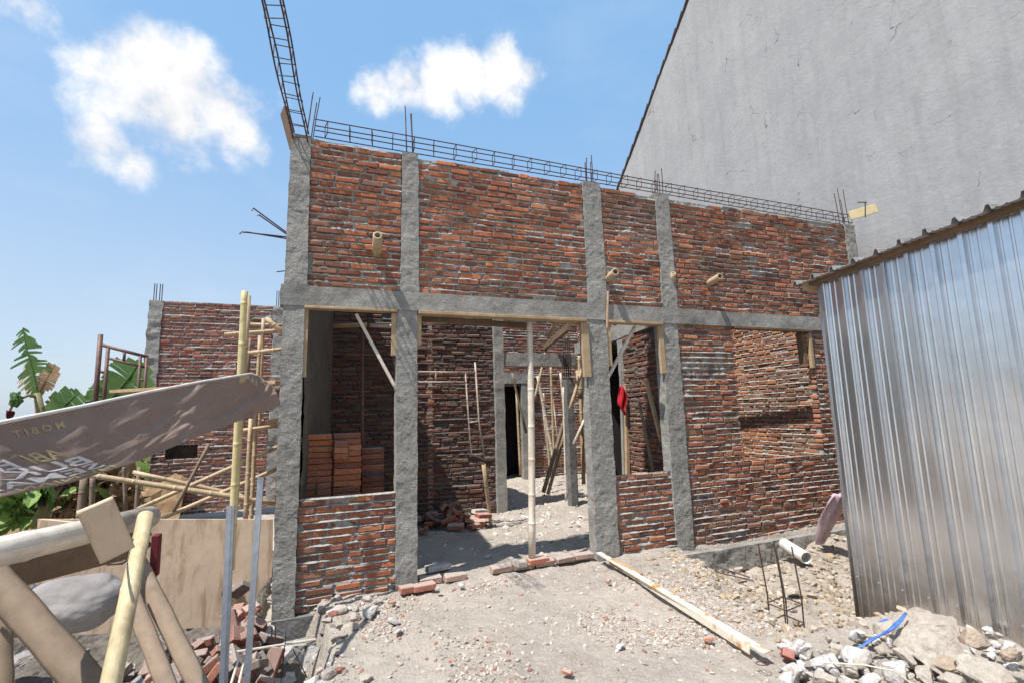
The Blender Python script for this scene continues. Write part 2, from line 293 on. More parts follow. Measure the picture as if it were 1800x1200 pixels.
# ------------------------------------------------------------------ bricks and concrete
BR = [(.37, .130, .064), (.42, .150, .070), (.32, .110, .058), (.29, .105, .062), (.36, .155, .088), (.46, .185, .090), (.23, .088, .056)]
def brickcol(burnt=.1):
    if random.random() < burnt: return np.array((.10, .065, .06))*random.uniform(.8, 1.4)
    c = np.array(random.choice(BR)); return c*random.uniform(.75, 1.12)
def brickwork(name, p0, p1, z0, z1, parent, holes=(), thick=.10, seed=1, res=.0125, both=False, course=.0645, burnt=.12, tint=(1, 1, 1), z1f=None, label=None, smear=1.0, z0f=None, mm='mortar'):
    """one panel: bricks as blocks, oozing mortar as a modelled sheet. p0->p1 seen left to right; outward = right-hand side of viewer"""
    p0 = np.array([p0[0], p0[1], 0.]); p1 = np.array([p1[0], p1[1], 0.]); Lw = np.linalg.norm(p1-p0); sx = (p1-p0)/Lw; nn = np.array([sx[1], -sx[0], 0.])
    rs = random.Random(seed); mb = MB(); tint = np.array(tint)
    def W(s, n, z): return p0+sx*s+nn*n+np.array([0, 0, z])
    def inhole(s0, s1, za, zb): return any(s1 > h[0]+.01 and s0 < h[1]-.01 and zb > h[2]+.02 and za < h[3]-.02 for h in holes)
    rows = int(round((z1-z0)/course)); ch = (z1-z0)/rows
    R0 = np.stack([sx, -nn, np.array([0, 0, 1.])], 1)
    for r in range(rows):
        z = z0+r*ch; s = -rs.uniform(0, .2)
        while s < Lw:
            l = rs.choice((.20, .205, .21, .21, .19, .10)) if rs.random() < .8 else rs.uniform(.09, .2); g = rs.uniform(.012, .03)
            a, b = max(s, 0), min(s+l, Lw)
            segs = [(a, b)]
            for h in holes:
                if z+ch*.6 > h[2] and z+ch*.4 < h[3]:
                    ns = []
                    for (u, w) in segs:
                        if w <= h[0] or u >= h[1]: ns.append((u, w))
                        else:
                            if u < h[0]: ns.append((u, h[0]-rs.uniform(0, .015)))
                            if w > h[1]: ns.append((h[1]+rs.uniform(0, .015), w))
                    segs = ns
            for (u, w) in segs:
                if w-u < .035: continue
                cz = z+ch*.46+.009*float(vnoise((u+seed*3)*1.7, z*3, 0, seed))+rs.uniform(-.003, .003)
                if z1f and cz+ch*.5 > z1f((u+w)/2): continue
                if z0f and cz < z0f((u+w)/2): continue
                hh = ch*rs.uniform(.60, .76); pr = rs.gauss(0, .005)
                if rs.random() < .06: pr -= .012
                c = np.array(rs.choice(BR))*rs.uniform(.72, 1.15)*tint
                if float(vnoise(u*1.3, z*1.6, 0, seed+5)) > .45 or rs.random() < burnt: c = c*.42+np.array((.065, .042, .032))*rs.uniform(.5, 1.6)
                R = R0 @ rotm(0, rs.gauss(0, .016), rs.gauss(0, .016))
                mb.box(W((u+w)/2, pr-thick/2, cz), (w-u, thick, hh), R, jit=.0022, bev=rs.uniform(.004, .008), col=c)
            s += l+g
    ob = mb.build(name, Mt['brick'], parent, cols=True)
    if label: ob['label'] = label
    # mortar sheet(s)
    m2 = MB(); na = max(2, int(Lw/res)+1); nb = max(2, int((z1-z0)/res)+1)
    S, Z = np.meshgrid(np.linspace(0, Lw, na), np.linspace(z0, z1, nb), indexing='ij')
    for side in ((1, -1) if both else (1,)):
        ph = ((Z-z0)/ch) % 1.0
        wob = .25*vnoise(S*2.3, Z*3, 0, seed+3)
        joint = np.exp(-((((ph+.04+wob*.4) % 1.0)-.93)/.13)**2)+np.exp(-((((ph+.04+wob*.4) % 1.0)+.07)/.10)**2)
        big = fbm(S*3.1, Z*5.0, 0, seed+9, 3); fine = fbm(S*22, Z*30, 0, seed+21, 4, .7)
        n = -.020+.022*joint+.015*fine+smear*.030*np.clip(big-.14, 0, 1)+.020*np.clip(fbm(S*9, Z*26, 0, seed+2, 3), 0, 1)*joint
        n = n*1.0
        keep = np.ones((na-1, nb-1), bool); sc = (S[:-1, :-1]+S[1:, 1:])/2; zc = (Z[:-1, :-1]+Z[1:, 1:])/2
        for h in holes: keep &= ~((sc > h[0]-.02) & (sc < h[1]+.02) & (zc > h[2]) & (zc < h[3]))
        if z1f is not None: keep &= zc < np.vectorize(z1f)(sc)-.02
        if z0f is not None: keep &= zc > np.vectorize(z0f)(sc)+.0
        nn_off = n if side > 0 else -thick-n
        P = p0+sx*S[..., None]+nn*nn_off[..., None]+np.array([0, 0, 1.])*Z[..., None]
        m2.grid(P, mask=keep if side > 0 else keep)
    # solid core so the panel is closed from behind and above
    cuts = sorted({0, Lw, *[max(0, min(Lw, q)) for h in holes for q in h[:2]]})
    for a, b in zip(cuts[:-1], cuts[1:]):
        zs = [(z0, z1)]
        for h in holes:
            if a >= h[0]-1e-6 and b <= h[1]+1e-6:
                zs = [t for q in zs for t in (((q[0], min(q[1], h[2])), (max(q[0], h[3]), q[1]))) if t[1]-t[0] > .005]
        for (za, zb) in zs:
            if z1f: zb = min(zb, min(z1f(a), z1f(b)))
            if z0f: za = max(za, max(z0f(a), z0f(b)))
            if zb-za < .02 or b-a < .01: continue
            a_, b_ = a, b
            for h in holes:
                if abs(a-h[1]) < 1e-6 and za < h[3] and zb > h[2]+.01: a_ = a+.025
                if abs(b-h[0]) < 1e-6 and za < h[3] and zb > h[2]+.01: b_ = b-.025
            m2.box(W((a_+b_)/2, -thick/2-.004, (za+zb)/2-.006), (b_-a_-.004, thick-.040, zb-za-.012), R0)
    m2.build('mortar', Mt[mm], ob)
    return ob
def roughbox(mb, lo, hi, res=.02, amp=.006, seed=0, edge=.0, R=None, o=None, taper=None):
    lo, hi = np.array(lo, float), np.array(hi, float); sz = hi-lo; n = [max(1, int(round(s/res))) for s in sz]
    for ax in range(3):
        a, b = [i for i in range(3) if i != ax]
        Aa, Bb = np.meshgrid(np.linspace(0, 1, n[a]+1), np.linspace(0, 1, n[b]+1), indexing='ij')
        for sd in (0, 1):
            P = np.zeros(Aa.shape+(3,)); P[..., a] = lo[a]+Aa*sz[a]; P[..., b] = lo[b]+Bb*sz[b]; P[..., ax] = (lo, hi)[sd][ax]
            c = (lo+hi)/2; q = (P-c)/(sz/2)
            if taper is not None: P[..., 0] = c[0]+(P[..., 0]-c[0])*(1+taper*(-q[..., 2]))
            # rounding and rough skin
            D = np.stack([fbm(P[..., 0]*16+k*7, P[..., 1]*16, P[..., 2]*16, seed+k*31, 4, .65) for k in range(3)], -1)
            E = np.stack([vnoise(P[..., 0]*5+k*5, P[..., 1]*5, P[..., 2]*8, seed+k*3+90) for k in range(3)], -1)
            D2 = D*amp+E*edge; P = P+D2*np.array([1, 1, .3])
            near = np.clip((np.abs(q)-.0), 0, 1); m = np.sort(np.minimum(np.abs(c-P)-sz/2, 0), -1)
            if R is not None: P = P @ np.array(R).T
            if o is not None: P = P+np.array(o)
            flip = (ax == 1) ^ (sd == 1)
            mb.grid(P if not flip else P[::-1])
    return mb

exec_parts = []
# =================================================================== GROUND
def zground(x, y):
    x = np.asarray(x, float); y = np.asarray(y, float)
    z = -.035+0*x+.03*fbm(x*1.1, y*1.1, 0, 5, 3)
    ins = (x > -.15)*(x < 7.2)*sstep(4.55, 4.75, y)*(y < 11.0)
    # left drop beside the mound
    xe = .10+.06*np.sin(y*3.1)+.26*fbm(x*3.5, y*3.5, 0, 77, 5, .6)+.10*sstep(4.3, 3.4, y)-.25*sstep(2.6, 1.2, y)
    tl = sstep(.0, .36, xe-x)*np.where(y < 4.62, 1, (x < -.28)*1.0)
    zl = -.80+.25*sstep(5, 12, y)+.10*fbm(x*1.7, y*1.7, 0, 13, 4)
    z = z*(1-tl)+zl*tl
    # slope down at the very left wall end
    # right pit
    xb = 2.92+(y-2.75)*.36+.12*fbm(x*2, y*2, 0, 31, 3)
    tr = sstep(0, .55, x-xb)*sstep(2.45, 2.95, y)*sstep(4.62, 4.5, y)
    zp = -.40+.13*fbm(x*2.2, y*2.2, 0, 3, 4)+.10*sstep(4.0, 6.5, x)+.16*sstep(4.1, 4.5, y)*sstep(4.6, 5.8, x)
    z = z*(1-tr)+zp*tr
    # rubble berm at lower right
    bm = np.exp(-(((x-3.5)/.75)**2+((y-2.35)/.42)**2))+.7*np.exp(-(((x-3.9)/.5)**2+((y-1.7)/.5)**2))
    z = z+.02*bm
    z = z+.07*fbm(x*9, y*9, 0, 91, 4, .6)*4*tl*(1-tl)*(y < 4.6)+.055*fbm(x*8, y*8, 0, 92, 5, .62)*tr+.09*np.clip(bm, 0, 1)*fbm(x*8, y*8, 0, 93, 5, .65)
    z = z+.018*fbm(x*7, y*7, 0, 8, 4, .6)*(1-.3*ins)+.010*fbm(x*20, y*20, 0, 9, 3)
    z = z+ins*(.03*fbm(x*4, y*4, 0, 44, 4))
    return z
def zg(x, y): return float(zground(np.array([x]), np.array([y]))[0])
def axis(*segs):
    out = []
    for a, b, st in segs: out += list(np.arange(a, b, st))
    out.append(segs[-1][1]); return np.array(out)
xs = axis((-400, -40, 60), (-40, -8, 4), (-8, -1.5, .25), (-1.5, 5.2, .028), (5.2, 8, .12), (8, 40, 4), (40, 400, 60))
ys = axis((-60, -6, 9), (-6, 1.0, .5), (1.0, 5.0, .028), (5.0, 12.5, .05), (12.5, 20, .5), (20, 60, 5), (60, 900, 90))
XX, YY = np.meshgrid(xs, ys, indexing='ij'); ZZ = zground(XX, YY)
g = MB().grid(np.stack([XX, YY, ZZ], -1)); gr = g.build('ground', Mt['soil'], origin=(0, 0, 0), smooth=True); tag(gr, kind='structure')

# icosphere based stones
_t = (1+5**.5)/2
ICO = np.array([(-1, _t, 0), (1, _t, 0), (-1, -_t, 0), (1, -_t, 0), (0, -1, _t), (0, 1, _t), (0, -1, -_t), (0, 1, -_t), (_t, 0, -1), (_t, 0, 1), (-_t, 0, -1), (-_t, 0, 1)], float); ICO /= np.linalg.norm(ICO[0])
ICF = [(0, 11, 5), (0, 5, 1), (0, 1, 7), (0, 7, 10), (0, 10, 11), (1, 5, 9), (5, 11, 4), (11, 10, 2), (10, 7, 6), (7, 1, 8), (3, 9, 4), (3, 4, 2), (3, 2, 6), (3, 6, 8), (3, 8, 9), (4, 9, 5), (2, 4, 11), (6, 2, 10), (8, 6, 7), (9, 8, 1)]
def subdiv(V, F):
    V = [tuple(v) for v in V]; cache = {}; out = []
    def mid(a, b):
        k = (min(a, b), max(a, b))
        if k not in cache:
            m = np.array(V[a])+np.array(V[b]); m /= np.linalg.norm(m); cache[k] = len(V); V.append(tuple(m))
        return cache[k]
    for a, b, c in F:
        x, y, z = mid(a, b), mid(b, c), mid(c, a); out += [(a, x, z), (b, y, x), (c, z, y), (x, y, z)]
    return np.array(V), out
I1 = subdiv(ICO, ICF); I2 = subdiv(*I1); I3 = subdiv(*I2)
def rockverts(size, seed, lvl=I2, ang=.35):
    V, F = lvl; rr = np.random.default_rng(seed)
    # cut by random planes for an angular, broken look
    P = V.copy()
    for k in range(13):
        n = rr.normal(size=3); n /= np.linalg.norm(n); d = rr.uniform(.42, .82); t = P @ n; over = t > d
        P[over] -= np.outer(t[over]-d, n)
    P = P*(1+.16*fbm(P[:, 0]*2, P[:, 1]*2, P[:, 2]*2+seed, seed, 4)[:, None])
    P += .055*np.stack([fbm(P[:, 0]*6, P[:, 1]*6+k, P[:, 2]*6, seed+k, 4, .65) for k in range(3)], -1)
    return P*np.array(size), F
def gravel(name, pts, rmin, rmax, cols, seed, label=None, p=2.6, tags=True):
    rr = np.random.default_rng(seed); mb = MB()
    for (x, y) in pts:
        r = rmin+(rmax-rmin)*rr.random()**p; P = ICO*(1+rr.uniform(-.35, .25, (12, 1)))*np.array([rr.uniform(.8, 1.4), rr.uniform(.7, 1.1), rr.uniform(.45, .8)])*r
        P = P @ rotm(rr.uniform(-.4, .4), rr.uniform(-.4, .4), rr.uniform(0, 6.3)).T
        c = np.array(cols[rr.integers(len(cols))])*rr.uniform(.75, 1.15)
        mb.add(P+np.array([x, y, zg_fast(x, y)+r*.18]), ICF, c)
    o = mb.build(name, Mt['gravel'], cols=True)
    return tag(o, label, 'gravel', kind='stuff')
_gz = None
def zg_fast(x, y):
    i = np.searchsorted(xs, x)-1; j = np.searchsorted(ys, y)-1
    tx = (x-xs[i])/(xs[i+1]-xs[i]); ty = (y-ys[j])/(ys[j+1]-ys[j])
    return ZZ[i, j]*(1-tx)*(1-ty)+ZZ[i+1, j]*tx*(1-ty)+ZZ[i, j+1]*(1-tx)*ty+ZZ[i+1, j+1]*tx*ty
rr = np.random.default_rng(3)
def clustered(n, x0, x1, y0, y1, f):
    out = []
    while len(out) < n:
        x, y = rr.uniform(x0, x1), rr.uniform(y0, y1)
        if rr.random() < f(x, y): out.append((x, y))
    return out
GC = [(.40, .345, .29), (.36, .30, .25), (.46, .41, .36), (.30, .255, .21), (.42, .36, .30), (.34, .29, .25), (.48, .42, .35), (.40, .34, .28), (.36, .31, .27), (.30, .16, .11)]
yard = clustered(9000, .1, 3.4, 1.7, 4.55, lambda x, y: (.06+1.3*max(0, float(vnoise(x*2.1, y*2.1, 0, 60))-.1))*(1 if x < 2.9 else .6))
gravel('gravel', yard, .003, .019, GC, 4, 'fine loose gravel scattered over the pale yard in front of the doorway')
pit = clustered(4200, 2.7, 6.8, 2.5, 4.5, lambda x, y: 1.0 if x > 2.8+(y-2.7)*.3 else .15)
gravel('gravel', pit, .006, .042, [(.37, .31, .24), (.31, .25, .19), (.42, .37, .30), (.33, .25, .16), (.24, .19, .14)], 5, 'coarse rubble and clods filling the hollow between the plank and the metal shed', p=3)
inn = clustered(2600, .9, 6.6, 4.8, 10.2, lambda x, y: .12+1.2*max(0, float(vnoise(x*1.3, y*1.3, 0, 71)))+(.5 if x > 2.2 and y < 7.4 else 0))
gravel('gravel', inn, .005, .04, [(.50, .45, .38), (.42, .36, .30), (.58, .54, .48)], 6, 'loose rubble strewn over the floor inside the roofless rooms', p=3)
lft = clustered(900, -2.2, .2, 1.8, 5.4, lambda x, y: 1.0)
gravel('gravel', lft, .008, .05, [(.25, .21, .19), (.20, .17, .15), (.33, .29, .26), (.26, .12, .09)], 7, 'dusty rubble on the low ground left of the front wall', p=3)

# =================================================================== HOUSE UNDER CONSTRUCTION
YF = 4.6
def fx(px, py): return A(px, py, YF)[0]
house = thing('unfinished_house', (3.4, 4.66, -.12), 'roofless red brick house under construction with grey concrete columns and ring beam', 'building')
TOP = 4.03; BT0, BT1 = 2.42, 2.585
def beamz(x): return 0.03*sstep(2, 6, x)
colsL = [  # lower columns x0,x1,z0
    (-.305, -.135, -.30), (.66, .85, -.05), (2.665, 2.93, -.06), (3.665, 3.895, -.10), (7.05, 7.28, -.15)]
colsU = [(-.30, -.125), (.70, .865), (2.72, 2.955), (3.715, 3.92), (7.05, 7.26)]
columns = []
for i, (a, b, z0) in enumerate(colsL):
    mb = MB(); roughbox(mb, (a, YF-.022, z0), (b, YF+.12, BT0+.0), res=.014, amp=.009, seed=10+i, edge=.003)
    columns.append(mb.build('column', Mt['concrete'], house))
ucols = []
for i, (a, b) in enumerate(colsU):
    mb = MB(); roughbox(mb, (a, YF-.014, BT1+.02), (b, YF+.11, TOP-.01), res=.014, amp=.009, seed=30+i, edge=.005, taper=.05)
    ucols.append(mb.build('column', Mt['concrete'], house))
mb = MB(); roughbox(mb, (-.33, YF-.03, BT0), (7.3, YF+.12, BT1+.015), res=.02, amp=.005, seed=55, edge=.006)
mb.build('ring_beam', Mt['concrete'], house)
mb = MB(); roughbox(mb, (3.55, YF-.10, -.36), (7.3, YF+.13, -.115), res=.025, amp=.016, seed=58, edge=.02)
mb.build('foundation_beam', Mt['concrete'], house)
mb = MB(); roughbox(mb, (-.30, YF-.05, -.42), (.32, YF+.10, -.125), res=.02, amp=.010, seed=59, edge=.01)
mb.build('foundation_beam', Mt['concrete_dark'], house)
# brick panels, left to right
brickwork('brick_wall', (-.135, YF), (.66, YF), -.11, .785, house, seed=2, burnt=.06, smear=1.4, tint=(1.05, 1.0, .95))
brickwork('brick_wall', (2.93, YF), (3.665, YF), -.09, .76, house, seed=3, burnt=.10)
brickwork('brick_wall', (3.895, YF), (7.05, YF), -.10, BT0+.01, house, holes=[(4.76-3.895, 6.10-3.895, .80, 2.5)], seed=4, burnt=.12, smear=1.2)
tops = lambda k: (lambda s: TOP-.02+.03*float(vnoise(s*1.3, k, 0, 6)))
brickwork('brick_wall', (-.125, YF), (.70, YF), BT1+.01, TOP+.03, house, seed=5, z1f=tops(1), tint=(.95, .88, .86), burnt=.16)
brickwork('brick_wall', (.865, YF), (2.72, YF), BT1+.01, TOP+.03, house, seed=6, z1f=tops(2), tint=(.95, .88, .86), burnt=.14)
brickwork('brick_wall', (2.955, YF), (3.715, YF), BT1+.01, TOP+.03, house, seed=7, z1f=tops(3), tint=(1, .93, .9), burnt=.12)
brickwork('brick_wall', (3.92, YF), (7.05, YF), BT1+.01, TOP+.03, house, seed=8, z1f=tops(4), tint=(1, .93, .9), burnt=.12)
# side, back and inner walls
YB = 7.3
brickwork('brick_wall', (-.20, YF+.12), (.10, YB), -.05, TOP, house, seed=12, res=.03, burnt=.2)      # left side wall, outer face
rn = MB(); P0, P1 = np.array((-.12, YF+.125)), np.array((.165, YB)); n_ = 60
Sg, Zg = np.meshgrid(np.linspace(0, 1, n_), np.linspace(-.05, TOP, 90), indexing='ij')
PP = np.stack([P0[0]+(P1-P0)[0]*Sg+.012*fbm(Sg*30, Zg*9, 0, 5, 4), P0[1]+(P1-P0)[1]*Sg, Zg], -1)
rn.grid(PP[::-1]); rn.build('inner_render', Mt['render'], house)
brickwork('brick_wall', (.02, YB), (2.55, YB), -.05, TOP, house, seed=13, res=.02, burnt=.35, smear=.8, tint=(.42, .40, .46), mm='mortar_shaded')  # brick and mortar tinted dark to paint in the shade on the back wall
brickwork('brick_wall', (7.28+.05, YB+.2), (7.09, YF+.12), -.05, TOP, house, seed=14, res=.02, burnt=.02, tint=(.95, 1.10, 1.05), course=.074, mm='mortar', smear=.4)   # right side wall, inner face (seen lit through the big window)
brickwork('brick_wall', (4.3, YB), (7.25, YB), -.05, TOP, house, seed=15, res=.03)
brickwork('brick_wall', (3.90, 5.75), (3.80, YF+.13), -.05, BT0+.02, house, seed=16, res=.02, burnt=.2, both=False, tint=(.5, .48, .5), mm='mortar_shaded')      # partition behind the fourth column, tinted dark to paint in the room's shade
brickwork('brick_wall', (4.30, YB+.4), (3.80, YF+.13), BT1+.08, TOP-.25, house, seed=17, res=.02, burnt=.1)
mb = MB(); roughbox(mb, (0, 0, 0), (3.1, .12, .2), res=.03, amp=.005, seed=61, edge=.004, R=rotm(0, 0, math.atan2(3.05, .55)), o=(3.86, YF+.14, BT0+.02)); mb.build('ring_beam', Mt['concrete'], house)
for k, (x0, x1, y0, y1, z0, z1, mm) in enumerate([(2.55, 2.70, 7.22, 7.36, -.06, 3.1, 'concrete'), (3.74, 3.86, 7.12, 7.26, -.06, 1.96, 'concrete_dark'), (2.7, 4.0, 7.24, 7.38, 2.18, 2.38, 'concrete'),
                                           (3.93, 4.06, 5.76, 5.90, -.05, BT0, 'concrete')]):
    mb = MB(); roughbox(mb, (x0, y0, z0), (x1, y1, z1), res=.025, amp=.006, seed=70+k, edge=.006); mb.build('ring_beam' if z0 > 1 else 'column', Mt[mm], house)
# back room: far wall, column, lintel
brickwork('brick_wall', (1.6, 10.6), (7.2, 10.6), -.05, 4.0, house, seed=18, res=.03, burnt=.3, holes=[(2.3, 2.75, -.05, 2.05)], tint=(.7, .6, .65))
brickwork('brick_wall', (1.6, YB), (1.6, 10.6), -.05, 4.0, house, seed=20, res=.05)
mb = MB(); roughbox(mb, (4.32, 10.45, -.05), (4.52, 10.58, 2.3), res=.03, amp=.006, seed=81, edge=.006); mb.build('column', Mt['concrete'], house)
mb = MB(); roughbox(mb, (3.7, 10.44, 2.1), (4.6, 10.57, 2.34), res=.03, amp=.006, seed=82, edge=.006); mb.build('ring_beam', Mt['concrete'], house)
# dark closed room behind the partition doorway, and a dark lobby behind the far doorway
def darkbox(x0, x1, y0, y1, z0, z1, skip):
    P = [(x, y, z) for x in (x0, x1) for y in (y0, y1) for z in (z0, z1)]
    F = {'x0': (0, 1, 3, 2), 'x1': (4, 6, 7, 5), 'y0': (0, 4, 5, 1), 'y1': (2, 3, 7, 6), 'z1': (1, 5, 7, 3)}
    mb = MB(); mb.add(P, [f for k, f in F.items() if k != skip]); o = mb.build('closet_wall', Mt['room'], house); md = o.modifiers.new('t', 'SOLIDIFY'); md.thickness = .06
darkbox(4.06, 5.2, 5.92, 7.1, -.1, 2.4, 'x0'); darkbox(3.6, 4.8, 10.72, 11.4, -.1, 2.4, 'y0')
# door threshold bricks
for i, x in enumerate(np.arange(.98, 2.62, .222)):
    mb = MB(); zz = -.005+random.uniform(-.008, .008)
    mb.box((x+random.uniform(-.01, .01), YF+.02+random.uniform(-.01, .01), zz), (.20, .10, .05), rotm(random.gauss(0, .03), random.gauss(0, .02), random.gauss(0, .05)), jit=.004, bev=.007, col=np.array((.36, .24, .19))*random.uniform(.8, 1.15))
    if i in (2,): continue
    mb.build('threshold_brick', Mt['brick'], house, cols=True)
# formwork strips left in openings
def strip(p0, p1, w, h, m='wood', name='formwork_strip', par=house):
    mb = MB(); beam(mb, p0, p1, w, h); return mb.build(name, Mt[m], par)
strip((-.135, YF+.0, BT0-.012), (.66, YF+.0, BT0-.012), .10, .022); strip((-.125, YF, BT0-.02), (-.130, YF, BT0-.62), .05, .022)
strip((.652, YF, BT0-.025), (.652, YF, BT0-.42), .08, .016)
strip((.86, YF, BT0-.015), (2.66, YF, BT0-.015), .13, .030); strip((.862, YF, BT0-.03), (.862, YF, BT0-.32), .06, .015)
strip((2.645, YF-.02, BT0-.03), (2.655, YF-.02, BT0-.62), .09, .035)
strip((2.935, YF, BT0-.015), (3.66, YF, BT0-.015), .12, .026); strip((3.645, YF-.01, BT0-.03), (3.655, YF-.01, BT0-.58), .07, .035); strip((2.95, YF, BT0-.03), (2.95, YF, BT0-.5), .07, .02)
strip((4.76, YF+.01, BT0-.01), (6.1, YF+.01, BT0-.01), .10, .03, 'wood_dark'); strip((6.075, YF, BT0-.03), (6.075, YF, BT0-.50), .05, .045)
strip((5.99, YF+.06, BT0-.02), (6.0, YF+.06, BT0-.44), .06, .09, 'wood_dark')
strip((6.2, YF-.02, BT0+.03), (6.5, YF+.02, BT0+.0), .02, .03)
# vertical batten on the beam by the third column
strip(A(1069, 512, 4.55), A(1067, 577, 4.55), .02, .02, 'wood', 'batten')
# rebar
def bars(mb, pts, r=.006): return mb.tube(pts, r, 6)
def cage(name, p0, p1, w, h, nb, parent, sp=.2, r=.0055, rs_=.004, tw=0.0, hook=False, side=(0, 1, 0)):
    p0, p1 = np.array(p0, float), np.array(p1, float); d = p1-p0; L = np.linalg.norm(d); d /= L; a = np.array(side, float); a -= d*(a@d); a /= np.linalg.norm(a); b = np.cross(d, a); mb = MB()
    cs = [(-1, -1), (1, -1), (1, 1), (-1, 1)]
    for q, (i, j) in enumerate(cs[:nb]):
        pp = [p0+d*(L*t)+a*(i*w/2+.006*math.sin(t*9+q))+b*(j*h/2+.006*math.cos(t*7+q*2)) for t in np.linspace(0, 1, 12)]
        bars(mb, pp, r)
    t = sp*.5
    while t < L:
        tl = random.uniform(-.012, .012); ring = [p0+d*(t+tl*i)+a*(i*(w/2+.004))+b*(j*(h/2+.004)) for (i, j) in cs+[cs[0]]]
        for u, v in zip(ring[:-1], ring[1:]): mb.tube([u, v], rs_, 5)
        t += sp*random.uniform(.9, 1.1)
    return mb.build(name, Mt['rebar'], parent)
cage('rebar_cage', (-.1, YF+.05, TOP+.115), (7.25, YF+.05, TOP+.085), .09, .11, 4, house, sp=.205)
p_top = A(466, -60, 3.15)
cage('rebar_cage', (-.215, YF+.04, TOP-.02), p_top, 0.12, .12, 4, ucols[0], sp=.17, r=.0065, side=(1, 0, 0))
def colbars(i, xs_, h, par, lean=(0, 0)):
    mb = MB()
    for (x, y, hh) in xs_: bars(mb, [(x, y, TOP-.03), (x+lean[0]*hh*.5, y+lean[1]*hh*.5, TOP+hh*.5), (x+lean[0]*hh+.01*math.sin(x*50), y+lean[1]*hh, TOP+hh)], .0055)
    mb.build('starter_bars', Mt['rebar'], par)
colbars(0, [(-.17, YF+.02, .42), (-.13, YF+.03, .36), (-.18, YF+.09, .50), (-.12, YF+.09, .46)], .5, ucols[0], (.12, 0))
colbars(1, [(.755, YF+.02, .50), (.765, YF+.09, .42), (.815, YF+.02, .43), (.825, YF+.09, .47)], .5, ucols[1], (-.04, 0))
colbars(2, [(2.80, YF+.02, .30), (2.83, YF+.09, .28), (2.88, YF+.02, .34), (2.90, YF+.09, .30)], .5, ucols[2])
colbars(3, [(3.78, YF+.02, .26), (3.80, YF+.09, .34), (3.86, YF+.02, .34), (3.87, YF+.09, .3)], .5, ucols[3], (.05, 0))
colbars(4, [(7.08, YF+.02, .55), (7.11, YF+.09, .5), (7.2, YF+.02, .55), (7.22, YF+.09, .42)], .5, ucols[4], (-.08, 0))
# anchor bars out of the left edge of the wall
mb = MB()
for (a, b, h) in (((505, 417), (425, 408), (421, 412)), ((505, 420), (432, 408), (428, 410)), ((505, 410), (445, 366), (443, 371)), ((505, 413), (455, 378), (452, 380))):
    q = [A(*a, YF+.05), A(*b, YF-.05), A(*h, YF-.05)]; mb.tube(q, .006, 6)
mb.build('anchor_bars', Mt['rebar'], house)
mb = MB(); mb.tube([A(486, 478, 4.66), A(505, 476, 4.66)], .005, 5); mb.build('anchor_bars', Mt['rebar'], house)
# leftover form boards on the wall head
mb = MB(); beam(mb, A(504, 190, 4.70), A(514, 262, 4.66), .16, .02) if False else mb.box(A(507, 226, 4.68), (.03, .16, .34), rotm(0, -.28, .25), bev=.002); mb.build('form_board', Mt['wood_dark'], house)
mb = MB(); beam(mb, A(1493, 380, 4.50), A(1541, 366, 4.30), .02, .13); fb = mb.build('form_board', Mt['ply_yellow'], house)
mb = MB(); mb.tube([A(1508, 356, 4.3), A(1524, 356, 4.3)], .007, 6); mb.tube([A(1521, 356, 4.3), A(1521, 382, 4.3)], .009, 6); mb.build('clamp', Mt['rebar'], fb)
# starter bars of the unfinished inner column
mb = MB()
for dx in (-.04, 0, .04):
    for dy in (0, .06): bars(mb, [(3.8+dx, 7.16+dy, 1.9), (3.8+dx, 7.16+dy, 2.62+dx)], .007)
mb.build('starter_bars', Mt['rebar'], house)

# =================================================================== BAMBOO
def bamboo_mb(p0, p1, r, node=.32, bend=.0, n=12, hollow=.72, taper=.12, knot=1.13, seed=None):
    p0, p1 = np.array(p0, float), np.array(p1, float); L = np.linalg.norm(p1-p0); d = (p1-p0)/L; rd = random.Random(seed if seed is not None else int(L*1000))
    bd = np.array([rd.uniform(-1, 1), rd.uniform(-1, 1), rd.uniform(-.3, 1)])*bend
    ts = [0.0]; rs_ = [r]; t = rd.uniform(.3, 1)*node
    def R_(t): return r*(1-taper*t/L)
    while t < L-.04:
        for dt, k in ((-.03, 1.0), (-.008, 1.03), (0, knot), (.008, 1.0), (.03, .99)):
            if 0 < t+dt < L: ts.append(t+dt); rs_.append(R_(t)*k)
        t += node*rd.uniform(.8, 1.2)
    ts.append(L); rs_.append(R_(L))
    pts = [p0+d*t+bd*math.sin(PI*t/L) for t in ts]
    mb = MB(); mb.tube(pts, rs_, n, hollow=hollow)
    V = mb.v[0]; C = np.ones((len(V), 3)); sd_ = rd.random()*50
    for i, t in enumerate(ts):
        kn = .55 if rs_[i] > R_(t)*1.08 else (1.12 if i and rs_[i-1] > R_(ts[i-1])*1.0 and rs_[i-1] > R_(t)*1.08 else 1.0)
        for j in range(n):
            C[i*n+j] = kn*(1+.16*float(vnoise(j*1.9+sd_, t*2.5, 0, 3))+.10*float(vnoise(sd_, t*3, j*.2, 4)))
    C[len(ts)*n:] *= .6
    mb.c[0] = C; return mb
def bamboo(name, p0, p1, r, label=None, cat='bamboo pole', m='bamboo', group=None, parent=None, **k):
    o = bamboo_mb(p0, p1, r, **k).build(name, Mt[m], parent, smooth=False, cols=True)
    o.data.polygons.foreach_set('use_smooth', [len(p.vertices) == 4 for p in o.data.polygons])
    if label: tag(o, label, cat if parent is None else None, group)
    return o
